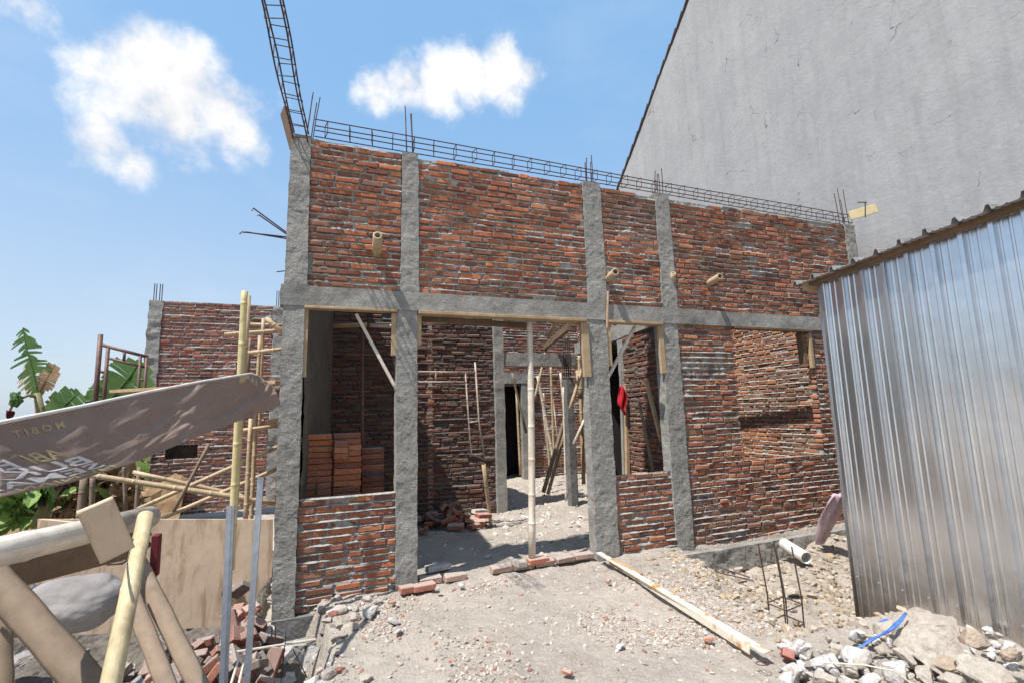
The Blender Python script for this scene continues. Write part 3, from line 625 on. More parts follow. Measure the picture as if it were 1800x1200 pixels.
# poles poking through the front wall
for (q, tip, r, lab) in (((662, 452), (664, 414), .042, 'hollow bamboo stub poking out of the upper brick wall left of the second column'),
                         ((1066, 494), (1082, 478), .042, 'short bamboo stub leaning from a hole just right of the third upper column'),
                         ((1181, 500), (1184, 480), .030, 'small split bamboo stub half buried in the edge of the fourth upper column'),
                         ((1243, 500), (1266, 486), .040, 'bamboo stub slanting out of the brickwork above the large right window')):
    a = A(*q, YF+.05); b = A(*tip, YF-.26 if r > .035 else YF-.06)
    bamboo('bamboo_stub', a, b, r, lab, 'bamboo stub', group='bamboo stubs left in the wall', m='bamboo', taper=0, hollow=.6)
def hole(x, z, s=.07):
    pass
# doorway prop on its bricks
pb = A(935, 972, YF+.03)
bamboo('bamboo_prop', (pb[0], YF+.03, .055), A(931, 562, YF+.05), .036, 'pale bamboo prop standing on a brick in the middle of the doorway', 'prop', m='bamboo_pale', bend=.012, group=None)
for k, (dx, dz, lab) in enumerate(((-.06, .0, 'grey mortar crusted brick under the left of the doorway prop'), (.03, .002, 'red brick lying under the foot of the doorway prop'))):
    mb = MB(); mb.box((pb[0]+dx+.02, YF-.02+.03*k, .022+dz), (.21, .10, .05), rotm(0, 0, .05*k), jit=.003, bev=.006, col=(.36, .30, .27) if k == 0 else (.40, .14, .08)) if k else mb.box((pb[0]-.13, YF, .02), (.10, .10, .05), None, jit=.003, bev=.006, col=(.40, .34, .30))
    tag(mb.build('brick', Mt['brick'], cols=True), lab, 'brick')
bamboo('bamboo_pole', A(738, 565, 5.0), A(928, 568, 5.0), .022, 'white lit bamboo pole lying level under the beam at the top of the doorway', m='bamboo_pale', node=.4)
bamboo('bamboo_pole', A(965, 590, 5.3), A(980, 563, 4.9), .028, 'short slanting stick behind the top of the doorway prop', m='wood', node=.5)
mb = MB(); beam(mb, A(945, 556, 4.72), A(1028, 568, 4.72), .1, .05); tag(mb.build('timber', Mt['wood']), 'brown timber bearer across the top right of the doorway', 'timber')
mb = MB(); beam(mb, A(738, 560, 4.9), A(930, 573, 4.9), .05, .06); tag(mb.build('timber', Mt['wood_dark']), 'dark timber bearer behind the level pole over the doorway', 'timber')
# left window: stick, steel leg
mb = MB(); p0, p1 = A(626, 552, 4.66), A(697, 684, 4.62); beam(mb, p0, p1, .022, .03); tag(mb.build('batten', Mt['bamboo_pale']), 'thin white batten slanting across the left window opening', 'batten')
mb = MB(); mb.tube([A(637, 575, 5.6), A(637, 870, 5.6)], .018, 10); mb.tube([A(637, 835, 5.6), A(637, 875, 5.6)], .026, 10); tag(mb.build('steel_prop', Mt['pipe']), 'dark upright steel pipe beside the brick stack inside the left window', 'prop')
bamboo('bamboo_pole', A(585, 573, 6.2), A(645, 571, 6.2), .03, 'pale level pole near the ceiling line inside the left window', m='bamboo')
bamboo('bamboo_pole', A(650, 572, 5.4), A(700, 574, 5.4), .022, 'pale level pole end at the upper right corner of the left window', m='bamboo_pale')
# window 2 items
mb = MB(); beam(mb, A(1069, 662, 4.70), A(1116, 574, 4.70), .03, .035); tag(mb.build('batten', Mt['bamboo_pale']), 'grey batten slanting across the upper left of the middle window', 'batten')
mb = MB(); beam(mb, A(1136, 668, 5.0), A(1163, 775, 4.85), .05, .03); tag(mb.build('plank', Mt['wood']), 'yellow splintered plank leaning inside the middle window', 'plank')
mb = MB(); beam(mb, A(1122, 700, 5.2), A(1148, 825, 5.0), .03, .03); tag(mb.build('batten', Mt['bamboo_dark']), 'dark thin batten leaning left of the yellow plank in the middle window', 'batten')
mb = MB(); beam(mb, A(1100, 600, 5.72), A(1103, 835, 5.72), .05, .05); tag(mb.build('door_post', Mt['wood']), 'tan timber post at the edge of the dark doorway seen through the middle window', 'post')
mb = MB(); beam(mb, A(1092, 640, 5.85), A(1098, 835, 5.85), .05, .05); tag(mb.build('door_post', Mt['concrete']), 'grey post beside the black doorway behind the red cloth', 'post')
# red cloth
mb = MB(); c0 = A(1091, 678, 5.66); U, V_ = np.meshgrid(np.linspace(0, 1, 9), np.linspace(0, 1, 14), indexing='ij')
wd = .05+.11*np.sin(np.clip(V_*1.25, 0, 1)*PI)**.7
PX = c0[0]+(U-.5)*wd*.75+.03*np.sin(V_*7)*V_; PZ = c0[2]-V_*.36-.04*U*V_; PY = c0[1]-.03+.03*np.sin(U*9+V_*3)
mb.grid(np.stack([PX, PY, PZ], -1)); o = mb.build('red_cloth', Mt['red'], smooth=True); o.modifiers.new('t', 'SOLIDIFY').thickness = .004; tag(o, 'crumpled bright red cloth hanging in the middle window', 'cloth')
# inside: ladder frame in front of back wall
lad = thing('scaffold_frame', A(862, 920, 6.3), 'thin steel scaffold frame leaning on a bamboo foot before the dark inner wall', 'scaffold')
def pipe(pts, r, par, m='pipe_pale', name='tube'):
    mb = MB(); mb.tube(pts, r, 8); return mb.build(name, Mt[m], par, smooth=True)
pipe([A(735, 653, 6.3), A(836, 654, 6.3)], .012, lad); pipe([A(735, 671, 6.3), A(820, 671, 6.3)], .012, lad); pipe([A(766, 653, 6.3), A(766, 671, 6.3)], .01, lad)
pipe([A(835, 636, 6.3), A(842, 740, 6.3), A(851, 805, 6.3)], .013, lad); pipe([A(818, 654, 6.3), A(824, 740, 6.3), A(828, 797, 6.3), A(851, 806, 6.3)], .011, lad); pipe([A(823, 742, 6.3), A(843, 740, 6.3)], .010, lad)
bamboo('bamboo_foot', A(850, 815, 6.3), G(863, 922, -.03), .028, parent=lad, m='bamboo')
# props in the back room
for (a, b, Yd, r, m, lab) in (
    ((945, 660), (978, 832), 8.6, .032, 'bamboo_pale', 'pale bamboo prop leaning left behind the doorway prop'),
    ((955, 690), (968, 838), 9.2, .025, 'bamboo', 'thin bamboo prop just behind the leaning pale one'),
    ((968, 640), (975, 830), 9.6, .030, 'bamboo', 'straight bamboo prop against the red far wall'),
    ((1037, 600), (1040, 905), 5.9, .030, 'bamboo', 'bamboo prop standing just left of the third front column'),
    ((1018, 625), (1026, 850), 8.0, .035, 'bamboo', 'bamboo prop right of the dark unfinished column'),
    ((1003, 700), (955, 865), 7.8, .036, 'bamboo_dark', 'dark bamboo pole leaning across the back opening'),
    ((1008, 705), (963, 868), 7.7, .030, 'bamboo_dark', 'second dark pole leaning beside the first across the back opening'),
    ((1026, 640), (1001, 720), 6.9, .028, 'bamboo', 'short bamboo brace slanting at the top of the dark column'),
    ((1035, 720), (1008, 780), 6.7, .022, 'bamboo_pale', 'short pale brace slanting right of the dark column'),
    ((908, 690), (915, 834), 9.9, .028, 'bamboo', 'bamboo prop standing left of the grey column in the back room'),
    ((1046, 640), (1044, 870), 7.4, .028, 'bamboo', 'bamboo prop half hidden behind the left edge of the third front column'),
    ((985, 655), (1003, 845), 9.4, .026, 'bamboo_pale', 'slender pale prop leaning right in the back room'),
    ((1030, 690), (1050, 800), 8.6, .022, 'bamboo', 'short brace leaning right high in the back room'),
    ((960, 615), (940, 700), 8.0, .024, 'bamboo', 'short bamboo brace hung beneath the back lintel'),
    ((1016, 650), (1022, 700), 7.6, .05, 'wood', 'orange brown stub of timber at the head of the dark column'),
    ((900, 655), (925, 760), 8.2, .022, 'bamboo_dark', 'dark brace leaning beneath the back lintel'),
    ((990, 680), (995, 880), 7.0, .016, 'bamboo_pale', 'thin white batten standing at the left face of the dark column')):
    bamboo('bamboo_prop', A(*b, Yd), A(*a, Yd), r, lab, 'prop', m=m, group='bamboo props inside the house')
st = thing('steel_ladder', A(945, 835, 10.0), 'narrow pale steel ladder leaning on the far red wall', 'ladder')
pipe([A(952, 700, 10), A(966, 830, 10)], .014, st); pipe([A(972, 700, 10), A(986, 825, 10)], .014, st)
for q in (.1, .4, .7): pipe([A(952+14*q, 700+130*q, 10), A(972+14*q, 700+125*q, 10)], .01, st, name='rung')
mb = MB(); beam(mb, A(1000, 575, 6.2), A(958, 610, 8.0), .06, .1); tag(mb.build('timber', Mt['wood_dark']), 'dark rafter slanting across the open sky side above the back opening', 'timber')
# timber laid over the wall heads of the right-hand room: it throws the band on the side wall
mb = MB(); beam(mb, (5.93, YF+.02, TOP-.25), (6.02, YB+.05, TOP-.25), .09, .06); mb.box((5.93, YF+.16, TOP-.31), (.1, .1, .04)); tag(mb.build('timber', Mt['wood_dark']), 'long bearer spanning the roofless right-hand room behind the front wall', 'timber')

# loose bricks -------------------------------------------------------------
def brick(c, rot=None, col=None, label='', group=None, size=(.21, .105, .052)):
    mb = MB(); mb.box((0, 0, 0), size, rot, jit=.002, bev=.005, col=col if col is not None else brickcol(.1))
    o = mb.build('brick', Mt['brick'], cols=True, origin=(0, 0, 0)); o.location = c; tag(o, label, 'brick', group); return o
# neat stack seen through the left window
SY = 5.15; sx0 = A(530, 800, SY)[0]; ztop = A(560, 762, SY)[2]
lab1 = 'orange brick in the neat stack inside the left window'
nrow = int((ztop+.03)/.056)
for row in range(nrow):
    z = ztop-.028-.056*row
    for ci, (x, w) in enumerate(((sx0+.14, .25), (sx0+.41, .25), (sx0+.67, .22))):
        if ci == 2 and row < 3: continue
        if ci == 2:
            brick((x, SY+.22+random.uniform(-.01, .01), z), rotm(0, 0, random.gauss(0, .02)), brickcol(.1)*.7, lab1, 'bricks stacked inside the left window', size=(w, .11, .052)); continue
        if row in (8, 9, 10, 11) and ci == 0:
            for h_ in (-.07, .065): brick((x+h_, SY+random.uniform(-.01, .01), z), rotm(0, 0, random.gauss(0, .02)), brickcol(.25)*.8, lab1, 'bricks stacked inside the left window', size=(.12, .22, .052))
        else: brick((x+random.uniform(-.008, .008), SY+random.uniform(-.012, .012), z), rotm(0, random.gauss(0, .012), random.gauss(0, .02)), brickcol(.05)*np.array((1.2, 1.1, .95)), lab1, 'bricks stacked inside the left window', size=(w, .12, .050))
for k in range(3):
    brick((sx0+.345, SY-.11, ztop-.10-.056*k), rotm(.0, .06, .0), brickcol(0)*1.2, 'orange brick standing proud at the top front of the window stack', 'bricks leaning on the stack front', size=(.12, .10, .053))
# tumbled pile on floor behind the doorway
for k in range(34):
    c = G(800, 920, 0); x = c[0]+random.gauss(-.1, .26); y = c[1]+random.gauss(.1, .2); h = max(0, .22*math.exp(-((x-c[0]+.1)/.3)**2-((y-c[1]-.1)/.25)**2))
    brick((x, y, .0+h*random.uniform(.3, 1)), rotm(random.gauss(0, .5), random.gauss(0, .4), random.uniform(0, 3)), brickcol(.15)*.9, 'dusty brick in the tumbled heap on the floor left of the bamboo foot', 'bricks tumbled on the inner floor')
for (px, py, lab) in ((843, 898, 'white dusted brick on top of the inner heap nearest the scaffold foot'), (850, 905, 'bright red broken brick at the right end of the inner heap')):
    c = G(px, py, .12); brick(c, rotm(.1, .1, .3), (.55, .5, .45) if 'white' in lab else (.42, .09, .06), lab)
brick(G(770, 996, .02), rotm(0, 0, .2), (.50, .47, .44), 'grey brick lying just inside the doorway beside the second column', size=(.24, .09, .05))

# =================================================================== REAR LEFT WING
wing = thing('rear_wing', (-2.0, 12.05, -.4), 'rear brick wing seen at left behind the bamboo scaffolding', 'building')
YW = 12.0
brickwork('brick_wall', (-3.1, YW), (-1.0, YW), -.4, 3.95, wing, seed=40, res=.03, course=.074, burnt=.22, tint=(.78, .68, .78), holes=[(.25, .80, .70, .98)])
for (a, b) in ((-3.32, -3.08), (-1.0, -.8)):
    mb = MB(); roughbox(mb, (a, YW-.02, -.4), (b, YW+.2, 3.95), res=.04, amp=.012, seed=int(a*10)+90, edge=.02); c = mb.build('column', Mt['concrete'], wing)
    mb = MB()
    for dx in (.06, .1, .16, .2): bars(mb, [(a+dx, YW+.05, 3.9), (a+dx, YW+.05, 4.32)], .009)
    mb.build('starter_bars', Mt['rebar'], c)
brickwork('brick_wall', (-.9, YW+.1), (1.6, YW+.1), -.4, 3.7, wing, seed=41, res=.05, course=.074)
mb = MB(); mb.box((-2.55, YW+.35, .8), (.9, .1, .6)); mb.build('window_backing', Mt['render'], wing)

# =================================================================== NEIGHBOUR WALL
nb = thing('neighbour_house', (7.7, 5, -.2), 'tall windowless grey plastered gable wall of the neighbouring house', 'building')
XN = 7.65
rake = lambda y: 7.95+(10.55-y)*.985
ygs = np.linspace(-6, 10.95, 150)
mb = MB(); Pn = np.zeros((150, 60, 3))
for i, y in enumerate(ygs):
    zt = min(rake(y), rake(1.2)) if y > 1.2 else rake(1.2)-(1.2-y)*.985
    for j in range(60): Pn[i, j] = (XN+.006*math.sin(y*3)*math.sin(j*.3), y, -.5+(zt+.5)*j/59)
mb.grid(Pn[::-1] if False else Pn); mb.add([(XN+.01, 10.95, -.5), (XN+6, 10.95, -.5), (XN+6, 10.95, rake(10.95)), (XN+.01, 10.95, rake(10.95))], [(0, 1, 2, 3)])
mb.add([(XN+6, -6, -.5), (XN+6, 10.95, -.5), (XN+6, 10.95, rake(10.95)), (XN+6, 1.2, rake(1.2)), (XN+6, -6, rake(1.2)-7.1)], [(0, 1, 2, 3, 4)])
mb.build('gable_wall', Mt['plaster'], nb, smooth=True)
rf = MB()
for (ya, za, yb, zb) in ((11.5, rake(11.5), 1.2, rake(1.2)), (1.2, rake(1.2), -6.5, rake(1.2)-7.6)):
    rf.add([(XN-.03, ya, za+.02), (XN+6, ya, za+.02), (XN+6, yb, zb+.02), (XN-.03, yb, zb+.02), (XN-.03, ya, za+.07), (XN+6, ya, za+.07), (XN+6, yb, zb+.07), (XN-.03, yb, zb+.07)], [(0, 1, 2, 3), (7, 6, 5, 4), (0, 3, 7, 4), (0, 4, 5, 1), (1, 5, 6, 2), (2, 6, 7, 3)])
roof = rf.build('roof', Mt['tile'], nb)
tl = MB()
for t in np.arange(11.45, 1.3, -.24):
    tl.box((XN+.03, t, rake(t)+.06), (.14, .30, .045), rotm(-math.atan(.985)-.14, 0, 0), bev=.01)
tl.build('verge_tiles', Mt['tile'], roof)

# =================================================================== METAL SHED
XS = 4.0
shed = thing('metal_shed', (XS+.02, 1.9, -.25), 'corrugated silver zinc site shed filling the right side', 'shed')
def prof(t, pitch=.165):
    u = (t % pitch)/pitch*pitch
    for (c, w, h) in ((.033, .014, .030), (.078, .004, .006), (.122, .004, .006)):
        d = abs(u-c)
        if d < w: return h
        if d < w+.006: return h*(1-(d-w)/.006)
    return 0
ysh = [2.872]; 
while ysh[-1] > -.4: ysh.append(ysh[-1]-.0028)
def shtop(y): return 2.455+(2.87-y)*.097
mb = MB(); nz_ = 26; Ps = np.zeros((len(ysh), nz_, 3))
for i, y in enumerate(ysh):
    for j in range(nz_):
        t = j/(nz_-1); z = -.32+(shtop(y)+.32)*t
        dent = .008*float(vnoise(y*1.2, z*1.0, 0, 4))+.0012*float(vnoise(y*6, z*3, 0, 8))
        Ps[i, j] = (XS-prof(2.872-y)+dent, y-.0*z, z)
mb.grid(Ps[::-1]); o = mb.build('wall_sheet', Mt['zinc'], shed, smooth=False); o.modifiers.new('t', 'SOLIDIFY').thickness = .0015
mb = MB(); Ps = np.zeros((60, 4, 3))
for i, x in enumerate(np.linspace(XS+.004, XS+2.6, 60)):
    for j in range(4): Ps[i, j] = (x, 2.878+prof(x), -.32+(2.45+.32)*j/3)
mb.grid(Ps); o = mb.build('wall_sheet', Mt['zinc'], shed); o.modifiers.new('t', 'SOLIDIFY').thickness = .0015
mb = MB(); xs_ = np.linspace(XS-.16, XS+2.7, 12); yr = np.arange(3.02, -.5, -.008); Pr = np.zeros((len(yr), 12, 3))
for i, y in enumerate(yr):
    b = prof(3.02-y, .17)*1.3+.012*float(vnoise(y*1.7, 0, 0, 3))
    for j, x in enumerate(xs_): Pr[i, j] = (x+(.02*float(vnoise(y*3, 7, 0, 2)) if j == 0 else 0), y, shtop(y)+.05+b+(x-XS)*.05-(.012 if j == 0 else 0))
mb.grid(Pr); o = mb.build('roof_sheet', Mt['zinc_dull'], shed); o.modifiers.new('t', 'SOLIDIFY').thickness = .004
mb = MB(); beam(mb, (XS-.055, 2.98, shtop(2.98)+.022), (XS-.055, -.4, shtop(-.4)+.022), .06, .035); mb.build('roof_timber', Mt['wood_dark'], shed)
mb = MB(); beam(mb, (XS-.12, 2.93, shtop(2.93)+.0), (XS+.2, 2.93, shtop(2.93)+.0), .04, .07); mb.build('roof_timber', Mt['wood'], shed)
for k in range(9):
    for zz in (1.05, .1, 2.1):
        y = 2.872-.033-.165*k; mb = MB(); mb.tube([(XS-.026, y, zz), (XS-.034, y, zz)], .006, 8); mb.build('screw', Mt['stud'], shed)

# =================================================================== PLANK, CAGE, PIPES AT RIGHT
p0 = np.array((2.64, 4.50, .045)); p1 = G(1348, 1146, .045)
mb = MB(); beam(mb, p0, p1, .055, .012, bev=.002); d = (p1-p0)/np.linalg.norm(p1-p0); beam(mb, p0+np.array((-.027, -.35, -.022)), p1+np.array((-.027, .1, -.022)), .006, .05, bev=.001)
pl = mb.build('steel_channel', Mt['rust']); tag(pl, 'long rust spotted white steel channel lying from the doorway to the rubble', 'steel channel')
mb = MB(); beam(mb, G(1075, 985, .03), G(1125, 1012, .025), .06, .05); tag(mb.build('timber', Mt['wood']), 'short yellowish timber offcut beside the top of the rusty channel', 'timber')
cb = np.array((3.50, 3.12, 0)); zz = zg(cb[0], cb[1])
cg = thing('rebar_cage', (cb[0], cb[1], zz), 'upright open rebar cage with square ties standing in the rubble hollow', 'rebar cage')
for (i, j) in ((-1, -1), (1, -1), (1, 1), (-1, 1)):
    mb = MB(); x, y = cb[0]+i*.085, cb[1]+j*.085; mb.tube([(x, y, zz-.05), (x+.005, y, zz+.3), (x-.02, y+.02, zz+.68)], .006, 6); mb.build('bar', Mt['rebar'], cg)
for h in (.10, .24):
    mb = MB(); cs = [(cb[0]+i*.09, cb[1]+j*.09, zz+h+.01*i) for (i, j) in ((-1, -1), (1, -1), (1, 1), (-1, 1), (-1, -1))]
    for a, b in zip(cs[:-1], cs[1:]): mb.tube([a, b], .005, 6)
    mb.build('stirrup', Mt['rebar'], cg)
# bent bars at the beam end
for k, (a, b, c) in enumerate((((1205, 992), (1240, 1000), (1325, 1020)), ((1205, 988), (1245, 990), (1318, 1014)), ((1215, 1003), (1260, 1028), (1300, 1050)), ((1212, 1000), (1270, 1020), (1290, 1044)))):
    mb = MB(); mb.tube([G(*a, -.2), G(*b, -.24), G(*c, -.3)], .007, 6)
    tag(mb.build('rebar_rod', Mt['rebar']), ('longer bent rebar rod reaching from the foundation beam end toward the cage' if k < 2 else 'shorter rebar rod dipping into the dark cleft below the foundation beam'), 'rebar', 'rebar rods at the foundation beam')
# white broken pipe
a, b = G(1378, 955, -.13), G(1418, 980, -.17); wp = MB(); wp.tube([a, b], .062, 18, hollow=.9); o = wp.build('drain_pipe', Mt['pvc'], smooth=False); tag(o, 'short white pipe section lying by the wall base in the rubble', 'pipe')
# pink cloth by the shed
mb = MB(); U, V_ = np.meshgrid(np.linspace(0, 1, 10), np.linspace(0, 1, 20), indexing='ij'); c0, c1 = A(1476, 868, 4.0), G(1440, 955, -.18); c1 = np.array(c1)
ctr = c0+(c1-c0)*V_[..., None]; wdt = .05+.06*np.sin(V_*PI*.9+.3); ctr = ctr+np.stack([(U-.5)*wdt*2.2, .04*np.sin(U*11+V_*3), .012*np.sin(U*9)], -1)
mb.grid(ctr); o = mb.build('pink_cloth', Mt['pink'], smooth=True); o.modifiers.new('t', 'SOLIDIFY').thickness = .006; tag(o, 'faded pink cloth draped down beside the corner of the metal shed', 'cloth')

# rocks bottom right and elsewhere
def rock(px, py, z, size, seed, label, group=None, col=(.62, .58, .53), rot=None, name='rock', lvl=I3):
    P, F = rockverts(size, seed, lvl); R = rotm(*(rot or (random.uniform(-.3, .3), random.uniform(-.3, .3), random.uniform(0, 6)))); c = G(px, py, z)
    mb = MB(); mb.add(P @ R.T, F, np.array(col)); o = mb.build(name, Mt['rock'], cols=True, origin=(0, 0, 0)); o.location = c; tag(o, label, 'rock', group); return o
W_ = (.50, .475, .445); B_ = (.40, .35, .29); D_ = (.36, .28, .21)
for k, (px, py, z, s, col, lab) in enumerate([
    (1630, 1132, .10, (.29, .17, .15), B_, 'largest pale angular boulder at the foot of the metal shed'),
    (1555, 1112, .02, (.13, .10, .10), B_, 'rounded beige boulder under the blue hose'),
    (1705, 1122, .14, (.085, .08, .06), D_, 'small brown rock perched against the metal sheet'),
    (1740, 1190, .10, (.18, .12, .10), B_, 'big flat boulder at the lower right edge'),
    (1650, 1160, .06, (.13, .09, .05), D_, 'shaded brown rock wedged under the largest boulder'),
    (1405, 1140, .02, (.075, .065, .06), W_, 'bright white rock right of the channel end'),
    (1445, 1165, .04, (.10, .07, .05), W_, 'white broken slab behind the small red brick'),
    (1400, 1180, .02, (.10, .07, .055), W_, 'dull white rock at the bottom left of the rubble'),
    (1455, 1195, .04, (.13, .07, .05), B_, 'long beige rock at the very bottom of the rubble'),
    (1500, 1150, .05, (.12, .08, .05), W_, 'long whitish slab in the middle of the rubble'),
    (1575, 1180, .08, (.08, .07, .06), W_, 'white blocky rock in the front centre of the rubble'),
    (1625, 1185, .09, (.06, .09, .05), B_, 'narrow upright beige rock in the front centre of the rubble'),
    (1780, 1150, .12, (.06, .06, .05), D_, 'dark brown clod by the right frame edge'),
    (1530, 1195, .07, (.07, .06, .05), W_, 'small pale rock low in front of the long slab'),
    (1680, 1195, .10, (.09, .06, .05), B_, 'tan rock half hidden at the bottom below the big boulder'),
    (1515, 1100, -.02, (.07, .05, .04), B_, 'beige rock at the left foot of the shed'),
    (1590, 1150, .07, (.10, .05, .045), B_, 'slim rock leaning against the largest boulder'),
    (1395, 1040, -.30, (.07, .06, .05), B_, 'tan clod in the hollow right of the rebar cage'),
    (1272, 1050, -.30, (.06, .05, .045), D_, 'round brown stone below the bent rebar rods'),
    (1300, 1000, -.25, (.07, .05, .04), B_, 'pale stone on the slope above the bent rods'),
    (1395, 945, -.17, (.14, .09, .06), (.45, .43, .41), 'grey concrete lump behind the white pipe'),
    (1300, 965, -.22, (.08, .05, .05), W_, 'whitish stone under the foundation beam'),
    (650, 1078, .0, (.13, .06, .03), W_, 'bright white plaster slab by the left brick panel'),
    (690, 1090, .0, (.07, .04, .025), W_, 'small white plaster flake right of the bright slab'),
    (700, 1108, .0, (.05, .03, .015), W_, 'thin white flake lowest of the plaster pieces'),
    (625, 1085, -.02, (.06, .05, .04), B_, 'tan stone at the lip of the mound left of the white slab'),
    (605, 1095, -.1, (.09, .07, .07), B_, 'beige clod on the mound edge below the brick panel'),
    (600, 1130, -.2, (.10, .08, .08), B_, 'crumbling lump halfway down the mound edge'),
    (1090, 1135, .0, (.035, .03, .02), W_, 'small pale stone in the middle of the yard'),
    (810, 1028, .0, (.03, .025, .02), W_, 'white chip in front of the threshold'),
    (770, 1035, .0, (.03, .025, .02), B_, 'tan chip in front of the second column')]):
    rock(px, py, z, s, 100+k, lab, 'rocks and boulders around the yard', col)
# smaller rubble between the boulders
rb = random.Random(9)
for k in range(110):
    px, py = rb.uniform(1370, 1790), rb.uniform(1120, 1210); py = py-(25 if px > 1490 else 0)+rb.uniform(0, 15)
    rock(px, py, .0+rb.uniform(0, .05), (rb.uniform(.02, .065), rb.uniform(.02, .05), rb.uniform(.015, .04)), 300+k, 'fist sized pale rubble piece among the larger rocks at the lower right', 'small rubble pieces at the lower right', W_ if rb.random() < .6 else B_, lvl=I2, name='rubble_piece')
for k in range(70):
    yy = rb.uniform(2.6, 4.5); xx = .12+.12*math.sin(yy*3)+rb.gauss(0, .13); s_ = rb.uniform(.018, .06)
    P, F = rockverts((s_*rb.uniform(.9, 1.5), s_, s_*.7), 900+k, I2); mb = MB(); mb.add(P @ rotm(0, 0, rb.uniform(0, 6)).T, F, np.array(random.choice((B_, (.42, .37, .32), (.36, .31, .27), W_)))); o = mb.build('clod', Mt['rock'], cols=True, origin=(0, 0, 0)); o.location = (xx, yy, zg(xx, yy)+s_*.3); tag(o, 'dry crumbling clod on the broken left lip of the yard mound', 'clod', 'clods on the mound lip')
brick(G(1385, 1148, .03), rotm(.3, .5, .9), (.36, .10, .08), 'small broken red brick at the foot of the steel channel', size=(.09, .06, .05))
for (px, py, lab) in ((997, 1180, 'orange brick chip lying alone at the bottom of the yard'), (790, 1160, 'tiny orange chip in the left part of the yard'), (1069, 1020, 'red brick chip below the doorway timber offcut'), (1245, 1122, 'dull red chip beside the middle of the channel'), (690, 1058, 'pinkish brick lump above the white plaster slab'), (1075, 968, 'half brick lying at the foot of the third column')):
    brick(G(px, py, .005), rotm(random.uniform(-.3, .3), random.uniform(-.3, .3), random.uniform(0, 3)), (.45, .18, .10), lab, size=(.06, .035, .022) if 'tiny' not in lab else (.03, .02, .015))
for (px, py, ln, rz, lab) in ((745, 1030, .19, .1, 'mortared brick end at the foot of the second column'), (715, 1034, .12, .12, 'red half brick at the base of the left brick panel')):
    brick(G(px, py, .0), rotm(0, 0, rz), (.38, .15, .10), lab, size=(ln, .1, .05))
# blue hose
mb = MB(); mb.tube([G(1496, 1140, .04), G(1515, 1135, .06), G(1530, 1124, .09), G(1547, 1116, .12), G(1562, 1108, .16), G(1574, 1098, .19), G(1584, 1088, .2), G(1592, 1077, .2)], [.007, .009, .013, .010, .015, .014, .011, .008], 10, flat=.5); tag(mb.build('blue_strap', Mt['blue'], smooth=True), 'blue plastic strap curling over the boulder at the shed foot', 'strap')
mb = MB(); mb.tube([G(1546, 1094, .06), G(1560, 1088, .08)], .012, 8, flat=.5); tag(mb.build('blue_strap', Mt['blue']), 'short blue plastic scrap left of the boulder by the shed', 'strap')
# wires
mb = MB(); mb.tube([G(1440, 1163, .08), G(1520, 1168, .10), G(1570, 1178, .12), G(1610, 1205, .12)], .004, 6); tag(mb.build('wire', Mt['bamboo_pale']), 'pale cord lying over the front rubble', 'cord')
mb = MB()
q = G(1340, 1168, .02); cc = [(q[0]+.04*math.cos(t)*(1-.05*t), q[1]+.03*math.sin(t), q[2]+.003*t) for t in np.linspace(0, 11, 26)]; mb.tube(cc, .0025, 5); tag(mb.build('wire', Mt['rebar']), 'small coil of tie wire by the lower channel end', 'wire')

# =================================================================== LEFT FOREGROUND
tr = thing('bamboo_trestle', D(150, 1180, 1.2), 'rough lashed bamboo trestle in the left foreground', 'trestle')
bamboo('rail', D(-90, 990, .78), D(262, 908, 1.38), .0255, parent=tr, m='bamboo_rail', node=.42, taper=-.15, n=40, knot=1.06)
bamboo('leg', D(168, 1330, .80), D(256, 906, 1.24), .0172, parent=tr, m='bamboo_leg', node=.42, taper=.0, n=40, knot=1.07)
def slat(a, b, Y0, Y1, w, t, m='bamboo_pale', name='brace'):
    p0, p1 = D(*a, Y0), D(*b, Y1); d = p1-p0; L = np.linalg.norm(d); d /= L; v = (p0+p1)/2-CAM; v /= np.linalg.norm(v); y = np.cross(v, d); y /= np.linalg.norm(y); z = np.cross(d, y)
    n = 20; Pg = np.zeros((n, 9, 3))
    for i in range(n):
        for j in range(9):
            s = (j/8-.5); Pg[i, j] = p0+d*L*i/(n-1)+y*w*s*(1+(.04*math.sin(i*1.1) if name == 'brace' else 0))+z*((.3 if name == 'brace' else .03)*w*(s*s*4-1))
    mb = MB(); mb.grid(Pg); o = mb.build(name, Mt[m], tr, smooth=True); md = o.modifiers.new('t', 'SOLIDIFY'); md.thickness = t; return o
slat((-60, 960), (215, 1270), 1.05, .95, .047, .008, 'bamboo_dark')  # dark bamboo tone stands in for shade on the left braces
slat((240, 985), (372, 1250), 1.50, 1.30, .036, .008, 'bamboo_mid')
slat((228, 1040), (308, 1240), 1.40, 1.25, .032, .008, 'bamboo_mid')
slat((-2, 1060), (2, 1260), 1.1, 1.0, .03, .008, 'bamboo_dark')
slat((166, 884), (206, 972), .90, .93, .052, .010, 'plywood', 'board')
mb = MB(); beam(mb, D(-30, 1010, 1.1), D(240, 950, 1.5), .02, .09); mb.build('under_rail', Mt['wood_dark'], tr)
mb = MB()
for (py, tl_) in ((944, .12), (956, -.18)):
    c = D(247-(py-944)*.1, py, 1.215); ring = [c+RX*(.0205*math.cos(t))+FX*(.0205*math.sin(t))+UX*(tl_*.04*math.cos(t)) for t in np.linspace(0, 2*PI, 20)]; mb.tube(ring, .0028, 5)
mb.tube([D(176, 966, 1.0), D(205, 957, 1.1), D(238, 946, 1.17)], .0025, 5); mb.tube([D(188, 992, 1.2), D(215, 990, 1.22), D(238, 972, 1.18)], .0022, 5)
mb.build('lashing_wire', Mt['rebar'], tr)
